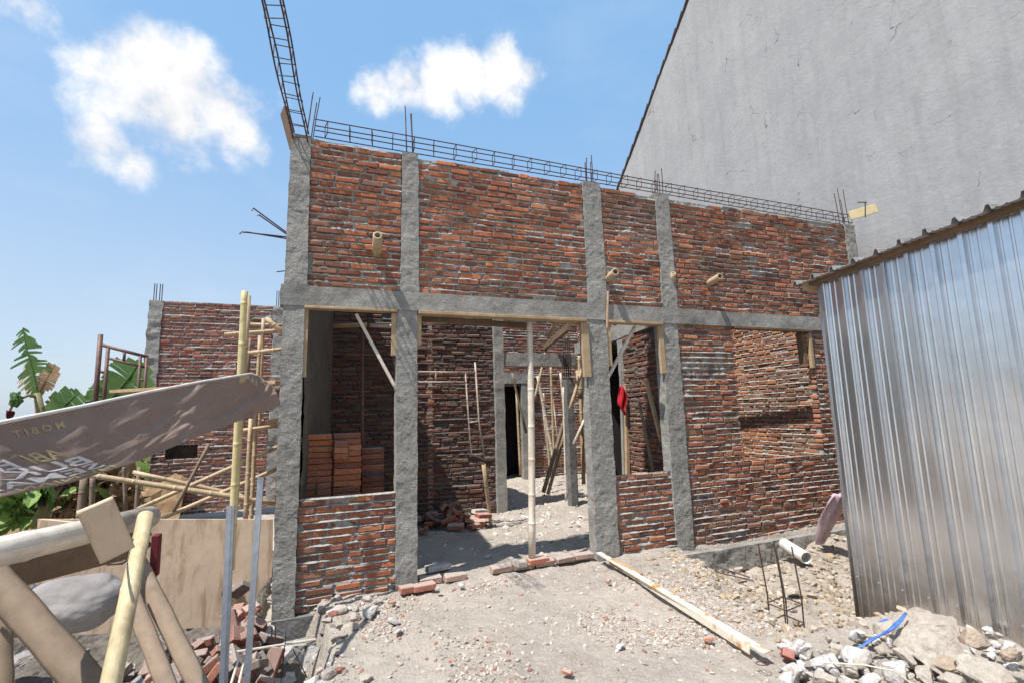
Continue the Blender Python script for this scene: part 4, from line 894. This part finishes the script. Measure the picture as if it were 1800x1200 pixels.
# unseen sheet added just outside the left of the view to shade the trestle
U, V_ = np.meshgrid(np.linspace(0, 1, 14), np.linspace(0, 1, 24), indexing='ij')
mb = MB(); mb.grid(np.stack([-4.0+2.82*U-.45*V_**2*U, -.6+3.3*V_, 1.85+.25*np.sin(U*2)-.12*np.sin(V_*3.1)], -1)); o = mb.build('shade_sheet', Mt['banner'], smooth=True); o.modifiers.new('t', 'SOLIDIFY').thickness = .003; tag(o, 'unseen brown sheet added for shade above the trestle beyond the left frame edge', 'shade_sheet')
# white sack under trestle
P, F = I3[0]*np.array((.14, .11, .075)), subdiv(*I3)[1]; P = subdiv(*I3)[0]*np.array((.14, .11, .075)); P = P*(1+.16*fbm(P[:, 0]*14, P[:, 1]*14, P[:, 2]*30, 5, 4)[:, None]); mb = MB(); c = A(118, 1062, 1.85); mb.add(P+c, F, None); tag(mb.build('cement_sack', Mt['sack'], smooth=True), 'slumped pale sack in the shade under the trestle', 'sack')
mb = MB(); beam(mb, A(276, 938, 1.9), A(271, 1012, 1.9), .022, .03); tag(mb.build('maroon_board', Mt['maroon']), 'narrow dark red board edge behind the trestle leg', 'board')
# plywood hoarding
mb = MB(); q = [A(66, 912, 4.75), A(480, 912, 4.75), A(478, 1012, 4.75), A(440, 1056, 4.75), A(405, 1078, 4.75), A(400, 1100, 4.75), A(288, 1106, 4.75), A(60, 1120, 4.75)]
fr_ = [p+np.array((0, -.0, 0)) for p in q]; bk = [p+np.array((0, .018, 0)) for p in q]; n8 = len(q)
mb.add(fr_+bk, [tuple(range(n8))[::-1], tuple(range(n8, 2*n8))]+[(i, (i+1) % n8, n8+(i+1) % n8, n8+i) for i in range(n8)])
tag(mb.build('plywood_sheet', Mt['plywood']), 'large weathered plywood sheet standing left of the corner column', 'plywood')
mb = MB(); beam(mb, A(70, 920, 4.72), A(190, 930, 4.72), .03, .07); tag(mb.build('plank', Mt['plywood']), 'pale plank end lying level behind the trestle rail', 'plank')
# studs
for (a, b, Yd, w, lab, m) in (((405, 888), (391, 1225), 3.55, .042, 'grooved galvanised steel stud standing nearer the trestle', 'stud'), ((458, 838), (432, 1215), 3.5, .034, 'taller plain galvanised steel stud nearer the corner column', 'stud')):
    p0, p1 = A(*b, Yd), A(*a, Yd); mb = MB(); d = p1-p0; d /= np.linalg.norm(d)
    for (off, ww, yy) in ((0, w, 0), (-w/2+.002, .004, .02), (w/2-.002, .004, .02)):
        beam(mb, p0+np.array((off, yy, 0)), p1+np.array((off, yy, 0)), .003 if off == 0 else .04, ww, bev=0) if False else mb.box((p0+p1)/2+np.array((off, yy, 0)), (ww, .003 if off == 0 else .04, np.linalg.norm(p1-p0)), np.stack([np.cross((0, 1, 0), d), (0, 1, 0), d], 1))
    if w > .04: mb.box((p0+p1)/2+np.array((.004, -.004, 0)), (.006, .006, np.linalg.norm(p1-p0)), np.stack([np.cross((0, 1, 0), d), (0, 1, 0), d], 1), col=(0, 0, 0))
    tag(mb.build('steel_stud', Mt[m]), lab, 'steel stud', 'galvanised studs by the corner column')
bamboo('bamboo_post', A(405, 1000, 4.1), A(430, 512, 4.1), .026, 'tall fresh yellow bamboo post rising behind the banner', 'bamboo pole', m='bamboo_new', node=.33)
bamboo('bamboo_post', A(413, 900, 4.2), A(437, 520, 4.2), .020, 'slimmer brown bamboo pole tied behind the tall yellow post', 'bamboo pole', m='bamboo', node=.33)
# scaffolding behind
sc = thing('bamboo_scaffold', (-1.2, 7.5, -.6), 'lashed bamboo scaffolding in front of the rear wing', 'scaffold')
for (a, b, Yd, r) in (((420, 756), (414, 880), 6.4, .022), ((441, 735), (431, 925), 6.2, .032), ((457, 590), (441, 925), 6.6, .030), ((463, 560), (455, 760), 7.0, .03),
                      ((424, 756), (486, 748), 6.3, .028), ((234, 829), (488, 884), 7.2, .034), ((150, 833), (488, 884), 6.6, .040), ((242, 894), (490, 784), 7.0, .034), ((276, 914), (490, 822), 6.7, .032), ((305, 899), (368, 779), 6.0, .022),
                      ((395, 588), (498, 581), 7.0, .036), ((433, 620), (500, 613), 6.6, .032), ((440, 594), (436, 660), 7.2, .024), ((468, 560), (505, 592), 6.6, .042), ((440, 570), (500, 572), 7.3, .026)):
    bamboo('pole', A(*b, Yd), A(*a, Yd), r*.8, parent=sc, m='bamboo' if r > .025 else 'bamboo_dark', node=.35)
mb = MB(); beam(mb, A(208, 688, 8.0), A(498, 672, 6.0), .22, .04); mb.build('walk_plank', Mt['wood'], sc)
mb = MB(); beam(mb, A(258, 702, 8.0), A(498, 688, 6.3), .12, .10); mb.build('walk_plank', Mt['wood_dark'], sc)
mb = MB(); beam(mb, A(470, 742, 5.2), A(500, 735, 5.2), .1, .05); mb.build('walk_plank', Mt['wood_dark'], sc)
mb = MB(); mb.tube([A(395, 660, 8), A(500, 660, 6)], .006, 5); mb.build('rope', Mt['pipe_pale'], sc)
# steel scaffold frame
sf = thing('scaffold_frame', A(170, 760, 9), 'maroon steel scaffold frame standing among the banana leaves', 'scaffold')
for (pts, r) in (([(177, 588), (163, 760)], .034), ([(190, 611), (178, 760)], .026), ([(247, 624), (238, 760)], .022), ([(258, 626), (249, 760)], .022), ([(179, 606), (260, 627)], .024), ([(190, 629), (256, 645)], .02), ([(219, 617), (218, 634)], .02), ([(174, 652), (186, 655)], .02), ([(245, 666), (256, 668)], .018), ([(168, 694), (182, 696)], .018)):
    pipe([A(*p, 9) for p in pts], r, sf, 'pipe')

# banner ------------------------------------------------------------------
topc = [(-60, 754, 1.9), (0, 744, 2.05), (150, 714, 2.5), (250, 692, 2.85), (350, 672, 3.25), (440, 657, 3.75), (458, 662, 3.95)]
botc = [(-60, 890, 1.75), (0, 874, 1.85), (120, 849, 2.2), (235, 813, 2.6), (330, 774, 3.0), (430, 735, 3.6), (492, 712, 4.05)]
def curve(c, t):
    t = t*(len(c)-1); i = min(int(t), len(c)-2); f = t-i; a, b = c[i], c[i+1]; return tuple(a[k]+(b[k]-a[k])*f for k in range(3))
def bsurf(u, v, off=0.0):            # u along, v down
    a, b = curve(topc, u), curve(botc, u); px = a[0]+(b[0]-a[0])*v; py = a[1]+(b[1]-a[1])*v+5*math.sin(v*PI)*(1 if u < .9 else .3)
    if u > .8: px += (u-.8)/.2*10*math.sin(v*PI)
    Y = a[2]+(b[2]-a[2])*v
    w = float(fbm(u*9+v*3, v*3.5-u*3, 0, 12, 3))*(.012+.022*float(sstep(.35, .8, u)))+.010*float(vnoise(u*40+v*9, v*5-u*8, 0, 15))*float(sstep(.4, .75, u))
    P = A(px, py, Y+w); d = P-CAM; return P-d/np.linalg.norm(d)*off
nu, nv = 240, 64
Pb = np.array([[bsurf(i/(nu-1), j/(nv-1)) for j in range(nv)] for i in range(nu)])
ban = thing('banner', Pb[0, 0], 'sagging brown vinyl banner with mirrored white and gold lettering', 'banner')
mb = MB(); mb.grid(Pb); o = mb.build('sheet', Mt['banner'], ban, smooth=True); md = o.modifiers.new('t', 'SOLIDIFY'); md.thickness = .003; md.offset = -1
mb = MB(); mb.tube([bsurf(i/60, -.01) for i in range(58)], .008, 6); mb.build('hem', Mt['pvc'], ban, smooth=True)
for cv in (((.37, .30), (.40, .38), (.44, .46), (.48, .62), (.51, .66)), ((.38, .62), (.42, .74), (.47, .84), (.52, .86))):
    mb = MB(); mb.tube([bsurf(a, b, .002) for (a, b) in cv], .0012, 5); mb.build('crease', Mt['banner_gold'], ban)
# gold corner patch with pale bars
mb = MB(); mb.grid(np.array([[bsurf(.80+.185*i/12, .02+(.10+.16*(i/12))*j/5, .006) for j in range(6)] for i in range(13)])); mb.build('gold_patch', Mt['banner_gold'], ban)
def lettering(txt, u0, u1, v0, v1, m, shear=0.0, mirror=True, off=.009):
    cu = bpy.data.curves.new('lettering', 'FONT'); cu.body = txt; cu.resolution_u = 2; cu.offset = .018
    tmp = bpy.data.objects.new('tmp', cu); COL.objects.link(tmp); dg = bpy.context.evaluated_depsgraph_get(); me = bpy.data.meshes.new_from_object(tmp.evaluated_get(dg)); bpy.data.objects.remove(tmp)
    V = np.array([v.co[:] for v in me.vertices]); F = [tuple(p.vertices) for p in me.polygons]; V = V-V.min(0); sx, sy = V[:, 0].max(), V[:, 1].max()
    out = []
    for x, y, _ in V:
        a = x/sx; b = y/sy
        if mirror: a = 1-a
        v = v1+(v0-v1)*b; u = u0+(u1-u0)*a+shear*(v-v0); out.append(bsurf(max(0.001, min(.999, u)), v, off))
    mb = MB(); mb.add(out, F); bpy.data.meshes.remove(me); return mb.build('lettering', Mt[m], ban)
lettering('M O B I T', .190, .292, .12, .21, 'banner_gold', .10)
lettering('ABI', .205, .285, .44, .60, 'banner_gold', .25)
lettering('EN', .085, .175, .45, .62, 'banner_white', .25)
lettering('BUKAN', .02, .345, .62, .775, 'banner_white', .30)
lettering('SEMARANG', .0, .47, .77, .91, 'banner_white', .30) if False else lettering('SEMARA', .02, .395, .785, .90, 'banner_white', .30)
lettering('HUNIAN', .20, .44, .91, .965, 'banner_gold', .30)
mb = MB()
for (u, v0, v1) in ((.845, .06, .14), (.856, .04, .14), (.867, .07, .14)): mb.grid(np.array([[bsurf(u+.006*i, v0+(v1-v0)*j, .012) for j in range(2)] for i in range(2)]))
mb.build('emblem', Mt['banner_white'], ban)

# vegetation ---------------------------------------------------------------
def leafblade(mb, pts, w, torn=.0, seed=1, droop=.15, n=46):
    rd = random.Random(seed); pts = [np.array(p, float) for p in pts]
    def C(t):
        t = t*(len(pts)-1); i = min(int(t), len(pts)-2); f = t-i; return pts[i]*(1-f)+pts[i+1]*f
    ax = pts[-1]-pts[0]; ax /= np.linalg.norm(ax); side = np.cross(ax, FX); side /= np.linalg.norm(side)
    mb.tube([C(t) for t in np.linspace(0, 1, 10)], [w*.06*(1-.7*t) for t in np.linspace(0, 1, 10)], 6)
    for sg in (-1, 1):
        i = 0
        while i < n:
            k = rd.randint(2, 4) if torn > .5 else rd.randint(3, 8); k = min(k, n-i); t0, t1 = i/n, (i+k)/n
            wa = w*math.sin(PI*min(1, t0*.93+.07))**.6*(rd.uniform(.35, 1.25) if torn > .5 else rd.uniform(.88, 1.05)); sw = -.25*w*rd.uniform(.3, 1.2)
            dr = droop*w*rd.uniform(.5, 1.8)
            rows = []
            for s in np.linspace(0, 1, 5):
                g_ = .0 if torn <= .5 else .45*s*s
                a = C(t0+(t1-t0)*g_*.5); b = C(t1-(t1-t0)*g_*.5)
                o_ = side*sg*wa*s-ax*sw*s*(-1 if torn > .5 else 1)*.6-np.array((0, 0, 1))*dr*s*s
                rows.append([a+o_, b+o_])
            mb.grid(np.array(rows))
            i += k+(1 if torn > .5 and rd.random() < .25 else 0)
def bplant(label, Y, trunk, leaves, mats='leaf'):
    b = A(*trunk[0], Y); t = thing('banana_plant', b, label, 'banana plant')
    mb = MB(); mb.tube([A(*p, Y) for p in trunk], [.10]+[.07]*(len(trunk)-2)+[.045], 10); mb.build('trunk', Mt['stem'], t, smooth=True)
    for k, (pts, w, torn, m) in enumerate(leaves):
        mb = MB(); leafblade(mb, [A(px, py, Y+dy) for (px, py, dy) in pts], w, torn, seed=k+int(Y*10)); o = mb.build('leaf', Mt[m], t); o.data.polygons.foreach_set('use_smooth', [False]*len(o.data.polygons))
    return t
bt = bplant('tall banana plant with a torn upright frond at the far left', 10, [(74, 905), (73, 740), (66, 690)], [
    ([(66, 690, 0), (58, 650, 0), (46, 610, 0), (40, 576, 0)], .26, .9, 'leaf'), ([(68, 690, 0), (82, 665, -.1), (97, 640, -.1)], .16, .2, 'leaf_dry'), ([(66, 700, 0), (50, 660, .2), (52, 625, .3)], .2, .9, 'leaf_dry'),
    ([(76, 735, 0), (110, 715, -.3), (140, 688, -.3)], .30, .2, 'leaf'), ([(72, 740, 0), (95, 722, -.5), (120, 728, -.6)], .24, .2, 'leaf'), ([(72, 800, 0), (110, 850, -.3), (90, 880, -.3)], .30, .2, 'leaf'), ([(70, 800, 0), (40, 840, -.3), (30, 870, -.3)], .2, .9, 'leaf_dry')])
mb = MB(); mb.tube([A(66, 697, 10), A(50, 694, 9.9), (A(32, 702, 9.8)), A(22, 712, 9.8), A(15, 726, 9.8)], [.03, .022, .02, .016, .012], 6); mb.build('flower_stalk', Mt['stem'], bt, smooth=True)
mb = MB()
for k in range(26):
    q = A(30+random.gauss(0, 6), 703+random.gauss(0, 5), 9.8); P, F = rockverts((.05, .05, .07), 500+k, I1); mb.add(P+q, F)
mb.build('fruit_bunch', Mt['leaf'], bt)
P, F = rockverts((.07, .07, .10), 77, I2); mb = MB(); mb.add(P+A(16, 727, 9.8), F); mb.build('flower_bud', Mt['maroon'], bt, smooth=True)
bplant('banana plant with a broad shiny leaf behind the maroon steel frame', 9.6, [(205, 905), (203, 800), (200, 740)], [
    ([(188, 708, 0), (205, 690, -.1), (228, 662, -.2), (246, 634, -.2)], .42, .2, 'leaf'), ([(180, 720, .2), (188, 690, .2), (205, 664, .2)], .34, .2, 'leaf'), ([(172, 720, .1), (168, 700, .1), (178, 670, .1)], .2, .2, 'leaf'),
    ([(235, 665, .2), (252, 640, .2), (262, 640, .2)], .2, .9, 'leaf_dry'), ([(200, 740, 0), (235, 790, 0), (230, 860, 0)], .3, .5, 'leaf_mid'), ([(200, 740, 0), (160, 800, 0), (150, 870, 0)], .28, .9, 'leaf_dry')])
bplant('low banana clump with drooping leaves under the banner', 8.5, [(72, 925), (70, 880), (74, 850)], [
    ([(74, 870, 0), (85, 850, -.2), (95, 880, -.2)], .22, .2, 'leaf'), ([(74, 860, 0), (55, 850, -.2), (40, 890, -.2)], .2, .2, 'leaf'), ([(76, 880, 0), (70, 860, -.3), (58, 905, -.4)], .14, .2, 'leaf')])
# earth bank with undergrowth behind
U, V_ = np.meshgrid(np.linspace(-14, -2.4, 90), np.linspace(0, 1, 16), indexing='ij')
Pk = np.stack([U, 13.0-V_*2.2+.3*fbm(U*1.5, V_*4, 0, 4, 3), -.8+2.1*(1-V_)+.35*fbm(U*2, V_*5, 0, 7, 4)], -1)
mb = MB().grid(Pk[:, ::-1]); tag(mb.build('hill', Mt['leaf_dry'], smooth=False), kind='structure')
def foliage(name, label, cat, n, fn, m, size, kind='stuff', seed=1):
    rd = random.Random(seed); mb = MB()
    for k in range(n):
        c = np.array(fn(rd)); s = rd.uniform(*size); R = rotm(rd.uniform(-1.2, 1.2), rd.uniform(-1.2, 1.2), rd.uniform(0, 6.3)); P = np.array([(-.5, 0, 0), (-.15, .22, .05), (.25, .18, .06), (.6, 0, 0), (.25, -.18, .06), (-.15, -.22, .05)])*s
        mb.add(P @ R.T+c, [(0, 1, 2, 3), (0, 3, 4, 5)])
    return tag(mb.build(name, Mt[m]), label, cat, kind=kind)
def onbank(x0, x1, y0, y1):
    def f(rd):
        px, py = rd.uniform(x0, x1), rd.uniform(y0, y1); return A(px, py, rd.uniform(9.2, 11.0))
    return f
foliage('undergrowth', 'tangled brown dry leaves on the bank under the banner', 'undergrowth', 1500, onbank(-20, 250, 815, 905), 'leaf_dry', (.10, .34), seed=3)
foliage('undergrowth', 'green weeds and shoots growing on the bank under the banner', 'undergrowth', 160, onbank(-20, 200, 850, 925), 'leaf_mid', (.08, .25), seed=4)
foliage('shrub', 'bright green shrub glimpsed between the bamboo poles and the rear wing', 'shrub', 420, lambda rd: A(rd.gauss(222, 9), rd.uniform(815, 905), 13.5), 'grass', (.10, .3), kind=None, seed=5)
foliage('weed', 'narrow leaved green weed at the left frame edge under the banner', 'weed', 45, lambda rd: A(rd.gauss(28, 15), rd.gauss(895, 18), 6.5), 'leaf_mid', (.10, .32), kind=None, seed=6)
for (a, b, r, lab) in (((148, 838), (140, 925), .05, 'dark upright bamboo pole nearest the wooden block under the banner'), ((163, 838), (160, 925), .035, 'thin upright bamboo pole right of its thicker twin under the banner'), ((245, 820), (238, 920), .03, 'upright pole before the left corner of the rear wing'), ((218, 820), (221, 900), .025, 'thin green tinged pole in front of the bright shrub')):
    bamboo('bamboo_pole', A(*b, 8.3), A(*a, 8.3), r, lab, m='bamboo_dark')

# rubble and bricks on low ground left
rb = random.Random(21)
for k in range(60):
    px = rb.uniform(270, 478); py = rb.uniform(1030 if px > 405 else 1130, 1215); Yd = 4.5-(py-1065)/150*.9+rb.uniform(-.1, .1); c = A(px, py, Yd)
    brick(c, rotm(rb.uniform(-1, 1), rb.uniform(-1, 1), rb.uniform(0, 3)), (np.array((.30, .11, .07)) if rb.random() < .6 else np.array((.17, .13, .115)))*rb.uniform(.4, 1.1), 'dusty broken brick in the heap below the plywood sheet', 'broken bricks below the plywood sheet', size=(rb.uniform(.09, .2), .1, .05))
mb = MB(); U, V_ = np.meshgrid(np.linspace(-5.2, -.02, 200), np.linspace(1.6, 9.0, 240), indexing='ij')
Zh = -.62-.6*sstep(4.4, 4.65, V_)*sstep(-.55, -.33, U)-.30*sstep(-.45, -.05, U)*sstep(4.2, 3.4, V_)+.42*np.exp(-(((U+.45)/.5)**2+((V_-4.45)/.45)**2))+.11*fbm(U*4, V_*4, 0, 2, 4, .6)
mb.grid(np.stack([U, V_, Zh], -1)); tag(mb.build('rubble_heap', Mt['render'], smooth=False), 'earthy debris heap coloured dark for shade below the plywood sheet and trestle', 'rubble heap')  # dark surface laid over the pale ground, standing in for shade
rd9 = random.Random(33)
for k in range(60):
    xx, yy = rd9.uniform(-1.9, -.5), rd9.uniform(3.2, 5.6); i_ = int((xx+5.2)/5.18*199); j_ = int((yy-1.6)/7.4*239)
    brick((xx, yy, float(Zh[i_, j_])+.03), rotm(rd9.uniform(-.6, .6), rd9.uniform(-.6, .6), rd9.uniform(0, 3)), np.array(rd9.choice(((.16, .07, .05), (.13, .115, .10), (.20, .17, .15)))), 'dull debris brick in the shaded dump behind the bamboo trestle', 'debris bricks behind the trestle', size=(rd9.uniform(.1, .22), .1, .05))  # brick colours kept dark to match the heap's painted shade
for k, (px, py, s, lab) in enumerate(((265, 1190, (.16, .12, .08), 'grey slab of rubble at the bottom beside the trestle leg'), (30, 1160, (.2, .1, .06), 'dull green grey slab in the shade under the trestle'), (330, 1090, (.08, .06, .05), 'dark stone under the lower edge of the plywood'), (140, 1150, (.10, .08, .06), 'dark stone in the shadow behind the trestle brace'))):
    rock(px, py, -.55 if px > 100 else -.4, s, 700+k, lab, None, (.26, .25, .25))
# stone footing under the corner column
ft = MB(); roughbox(ft, (-.44, YF-.18, -1.0), (.10, YF+.1, -.28), res=.035, amp=.035, seed=401, edge=.05)
ft.build('stone_footing', Mt['mortar'], house)
for k, (px, py, Yd, s) in enumerate(((475, 1120, 4.42, (.10, .08, .08)), (455, 1165, 4.3, (.12, .09, .10)), (500, 1150, 4.36, (.16, .08, .10)), (545, 1165, 4.30, (.14, .08, .12)), (480, 1205, 4.2, (.18, .10, .12)), (560, 1205, 4.05, (.14, .10, .10)), (580, 1150, 4.25, (.10, .1, .10)), (590, 1190, 3.95, (.10, .10, .12)))):
    P, F = rockverts(s, 800+k, I3); mb = MB(); mb.add(P+A(px, py, Yd), F, (.46, .44, .42)); mb.build('footing_stone', Mt['rock'], house, cols=True)
# rebar and sticks by the column foot
for (pts, r, lab, m) in (([(484, 1100), (482, 1225)], .006, 'upright rebar rod standing close beside the corner column foot', 'rebar'), ([(478, 1100), (474, 1225)], .006, 'twin rebar rod just left of the one at the column foot', 'rebar'), ([(503, 1110), (492, 1220)], .004, 'thin slanting wire in front of the stone footing', 'rebar'), ([(515, 1140), (540, 1190)], .004, 'short thin wire leaning on the footing stones', 'rebar')):
    mb = MB(); mb.tube([A(*p, 4.05) for p in pts], r, 6); tag(mb.build('rebar_rod', Mt[m]), lab, 'rebar')
mb = MB(); mb.tube([A(402, 1147, 3.9), A(555, 1123, 4.15)], .009, 8); tag(mb.build('stick', Mt['bamboo_pale']), 'thin pale stick lying level across the column foot', 'stick')
mb = MB(); mb.tube([A(402, 1215, 3.5), A(420, 1155, 3.6)], .008, 6); mb.tube([A(416, 1218, 3.5), A(430, 1158, 3.6)], .008, 6); mb.tube([A(420, 1155, 3.6), A(425, 1150, 3.6), A(430, 1158, 3.6)], .008, 6); tag(mb.build('bent_rod', Mt['bamboo_pale']), 'pale hairpin bent rod between the two steel studs', 'rod')

# =================================================================== LIGHT AND SKY
sd = Vector((.49, .20, -1.0)).normalized()
sun_d = bpy.data.lights.new('sun', 'SUN'); sun_d.energy = 4.6; sun_d.angle = math.radians(.53); sun_d.color = (1, .97, .93)
sun = bpy.data.objects.new('sun', sun_d); COL.objects.link(sun); sun.rotation_euler = sd.to_track_quat('-Z', 'Y').to_euler(); sun.location = (-5, -3, 12)
w = bpy.data.worlds.new('World'); scn.world = w; w.use_nodes = True; nt = w.node_tree; N = nt.nodes; L = nt.links
for n in list(N): N.remove(n)
out = N.new('ShaderNodeOutputWorld'); bg = N.new('ShaderNodeBackground'); L.new(bg.outputs[0], out.inputs[0])
sky = N.new('ShaderNodeTexSky'); sky.sky_type = 'NISHITA'; sky.sun_disc = False; sky.sun_elevation = math.asin(-sd.z); sky.sun_rotation = math.atan2(-sd.x, -sd.y); sky.altitude = 50; sky.air_density = 1.0; sky.dust_density = 2.2; sky.ozone_density = 1.5
bg.inputs[1].default_value = .12
tc = N.new('ShaderNodeTexCoord'); vec = tc.outputs['Generated']
def MN(op, a=None, b=None, c=None):
    n = N.new('ShaderNodeMath'); n.operation = op
    for i, v in enumerate((a, b, c)):
        if v is None: continue
        if isinstance(v, (int, float)): n.inputs[i].default_value = v
        else: L.new(v, n.inputs[i])
    return n.outputs[0]
nz = N.new('ShaderNodeTexNoise'); nz.inputs['Scale'].default_value = 5.5; nz.inputs['Detail'].default_value = 12; nz.inputs['Roughness'].default_value = .62; L.new(vec, nz.inputs['Vector'])
nd = N.new('ShaderNodeTexNoise'); nd.inputs['Scale'].default_value = 11; nd.inputs['Detail'].default_value = 12; nd.inputs['Roughness'].default_value = .6; L.new(vec, nd.inputs['Vector'])
mx = None
BL = [(160, 175, 60, .6), (205, 130, 70, .9), (270, 115, 75, 1.2), (330, 150, 80, 1.2), (385, 190, 70, 1.1), (420, 240, 50, 1.0), (455, 268, 30, .8), (300, 195, 85, 1.2), (250, 175, 80, 1.1), (345, 215, 55, .9), (225, 180, 80, .9), (180, 250, 60, 1.0), (235, 290, 42, .9), (190, 285, 40, .7), (55, 15, 48, .75), (15, 10, 50, .7),
      (665, 160, 42, .95), (715, 155, 48, 1.1), (770, 150, 52, 1.2), (825, 135, 55, 1.2), (880, 125, 55, 1.2), (925, 130, 38, 1.0), (790, 185, 35, .8), (895, 165, 40, .9), (640, 165, 28, .8)]
for (px, py, r, k) in BL:
    d = ray(px, py); dl = np.linalg.norm(d); d = d/dl
    v = N.new('ShaderNodeVectorMath'); v.operation = 'DISTANCE'; L.new(vec, v.inputs[0]); v.inputs[1].default_value = tuple(d)
    rad = r/FPX/dl*1.0
    mr = N.new('ShaderNodeMapRange'); mr.inputs[1].default_value = rad*1.75; mr.inputs[2].default_value = 0; mr.inputs[3].default_value = 0; mr.inputs[4].default_value = k; mr.interpolation_type = 'SMOOTHSTEP'; L.new(v.outputs['Value'], mr.inputs[0])
    mx = mr.outputs[0] if mx is None else MN('MAXIMUM', mx, mr.outputs[0])
dens = MN('ADD', mx, MN('ADD', MN('MULTIPLY', MN('SUBTRACT', nz.outputs['Fac'], .5), .6), MN('MULTIPLY', MN('SUBTRACT', nd.outputs['Fac'], .5), 1.9)))
dens = MN('MULTIPLY', dens, MN('GREATER_THAN', mx, .001))
cr = N.new('ShaderNodeMapRange'); cr.inputs[1].default_value = .24; cr.inputs[2].default_value = 1.12; cr.interpolation_type = 'SMOOTHSTEP'; L.new(dens, cr.inputs[0])
ci = N.new('ShaderNodeTexNoise'); ci.inputs['Scale'].default_value = 2.2; ci.inputs['Detail'].default_value = 9; ci.inputs['Roughness'].default_value = .6
mpc = N.new('ShaderNodeMapping'); mpc.inputs['Scale'].default_value = (1, 1, 2.2); mpc.inputs['Location'].default_value = (3.1, .4, 0); L.new(vec, mpc.inputs['Vector']); L.new(mpc.outputs[0], ci.inputs['Vector'])
cm = N.new('ShaderNodeMapRange'); cm.inputs[1].default_value = .5; cm.inputs[2].default_value = .85; cm.inputs[4].default_value = .22; L.new(ci.outputs['Fac'], cm.inputs[0])
cf = MN('MAXIMUM', cr.outputs[0], cm.outputs[0])
sx_ = N.new('ShaderNodeSeparateXYZ'); L.new(vec, sx_.inputs[0])
hz = N.new('ShaderNodeMapRange'); hz.interpolation_type = 'SMOOTHSTEP'; hz.inputs[1].default_value = -.05; hz.inputs[2].default_value = .62; L.new(sx_.outputs[2], hz.inputs[0])
gd = N.new('ShaderNodeMix'); gd.data_type = 'RGBA'; L.new(hz.outputs[0], gd.inputs[0]); gd.inputs[6].default_value = (3.5, 4.1, 4.7, 1); gd.inputs[7].default_value = (1.55, 3.05, 5.05, 1)
tint = N.new('ShaderNodeMix'); tint.data_type = 'RGBA'; tint.inputs[0].default_value = .72; L.new(sky.outputs[0], tint.inputs[6]); L.new(gd.outputs[2], tint.inputs[7])
shade = N.new('ShaderNodeMapRange'); shade.inputs[1].default_value = .38; shade.inputs[2].default_value = .62; shade.inputs[3].default_value = 4.6; shade.inputs[4].default_value = 5.9; L.new(MN('ADD', MN('MULTIPLY', nz.outputs['Fac'], .5), MN('MULTIPLY', nd.outputs['Fac'], .5)), shade.inputs[0])
cc = N.new('ShaderNodeCombineColor'); L.new(shade.outputs[0], cc.inputs[0]); L.new(shade.outputs[0], cc.inputs[1]); L.new(MN('MULTIPLY', shade.outputs[0], 1.02), cc.inputs[2])
mixw = N.new('ShaderNodeMix'); mixw.data_type = 'RGBA'; L.new(cf, mixw.inputs[0]); L.new(tint.outputs[2], mixw.inputs[6]); L.new(cc.outputs[0], mixw.inputs[7]); L.new(mixw.outputs[2], bg.inputs[0])
scn.view_settings.view_transform = 'Standard'; scn.view_settings.look = 'None'; scn.view_settings.exposure = .68; scn.view_settings.gamma = 1
scn.cycles.max_bounces = 6; scn.cycles.diffuse_bounces = 3
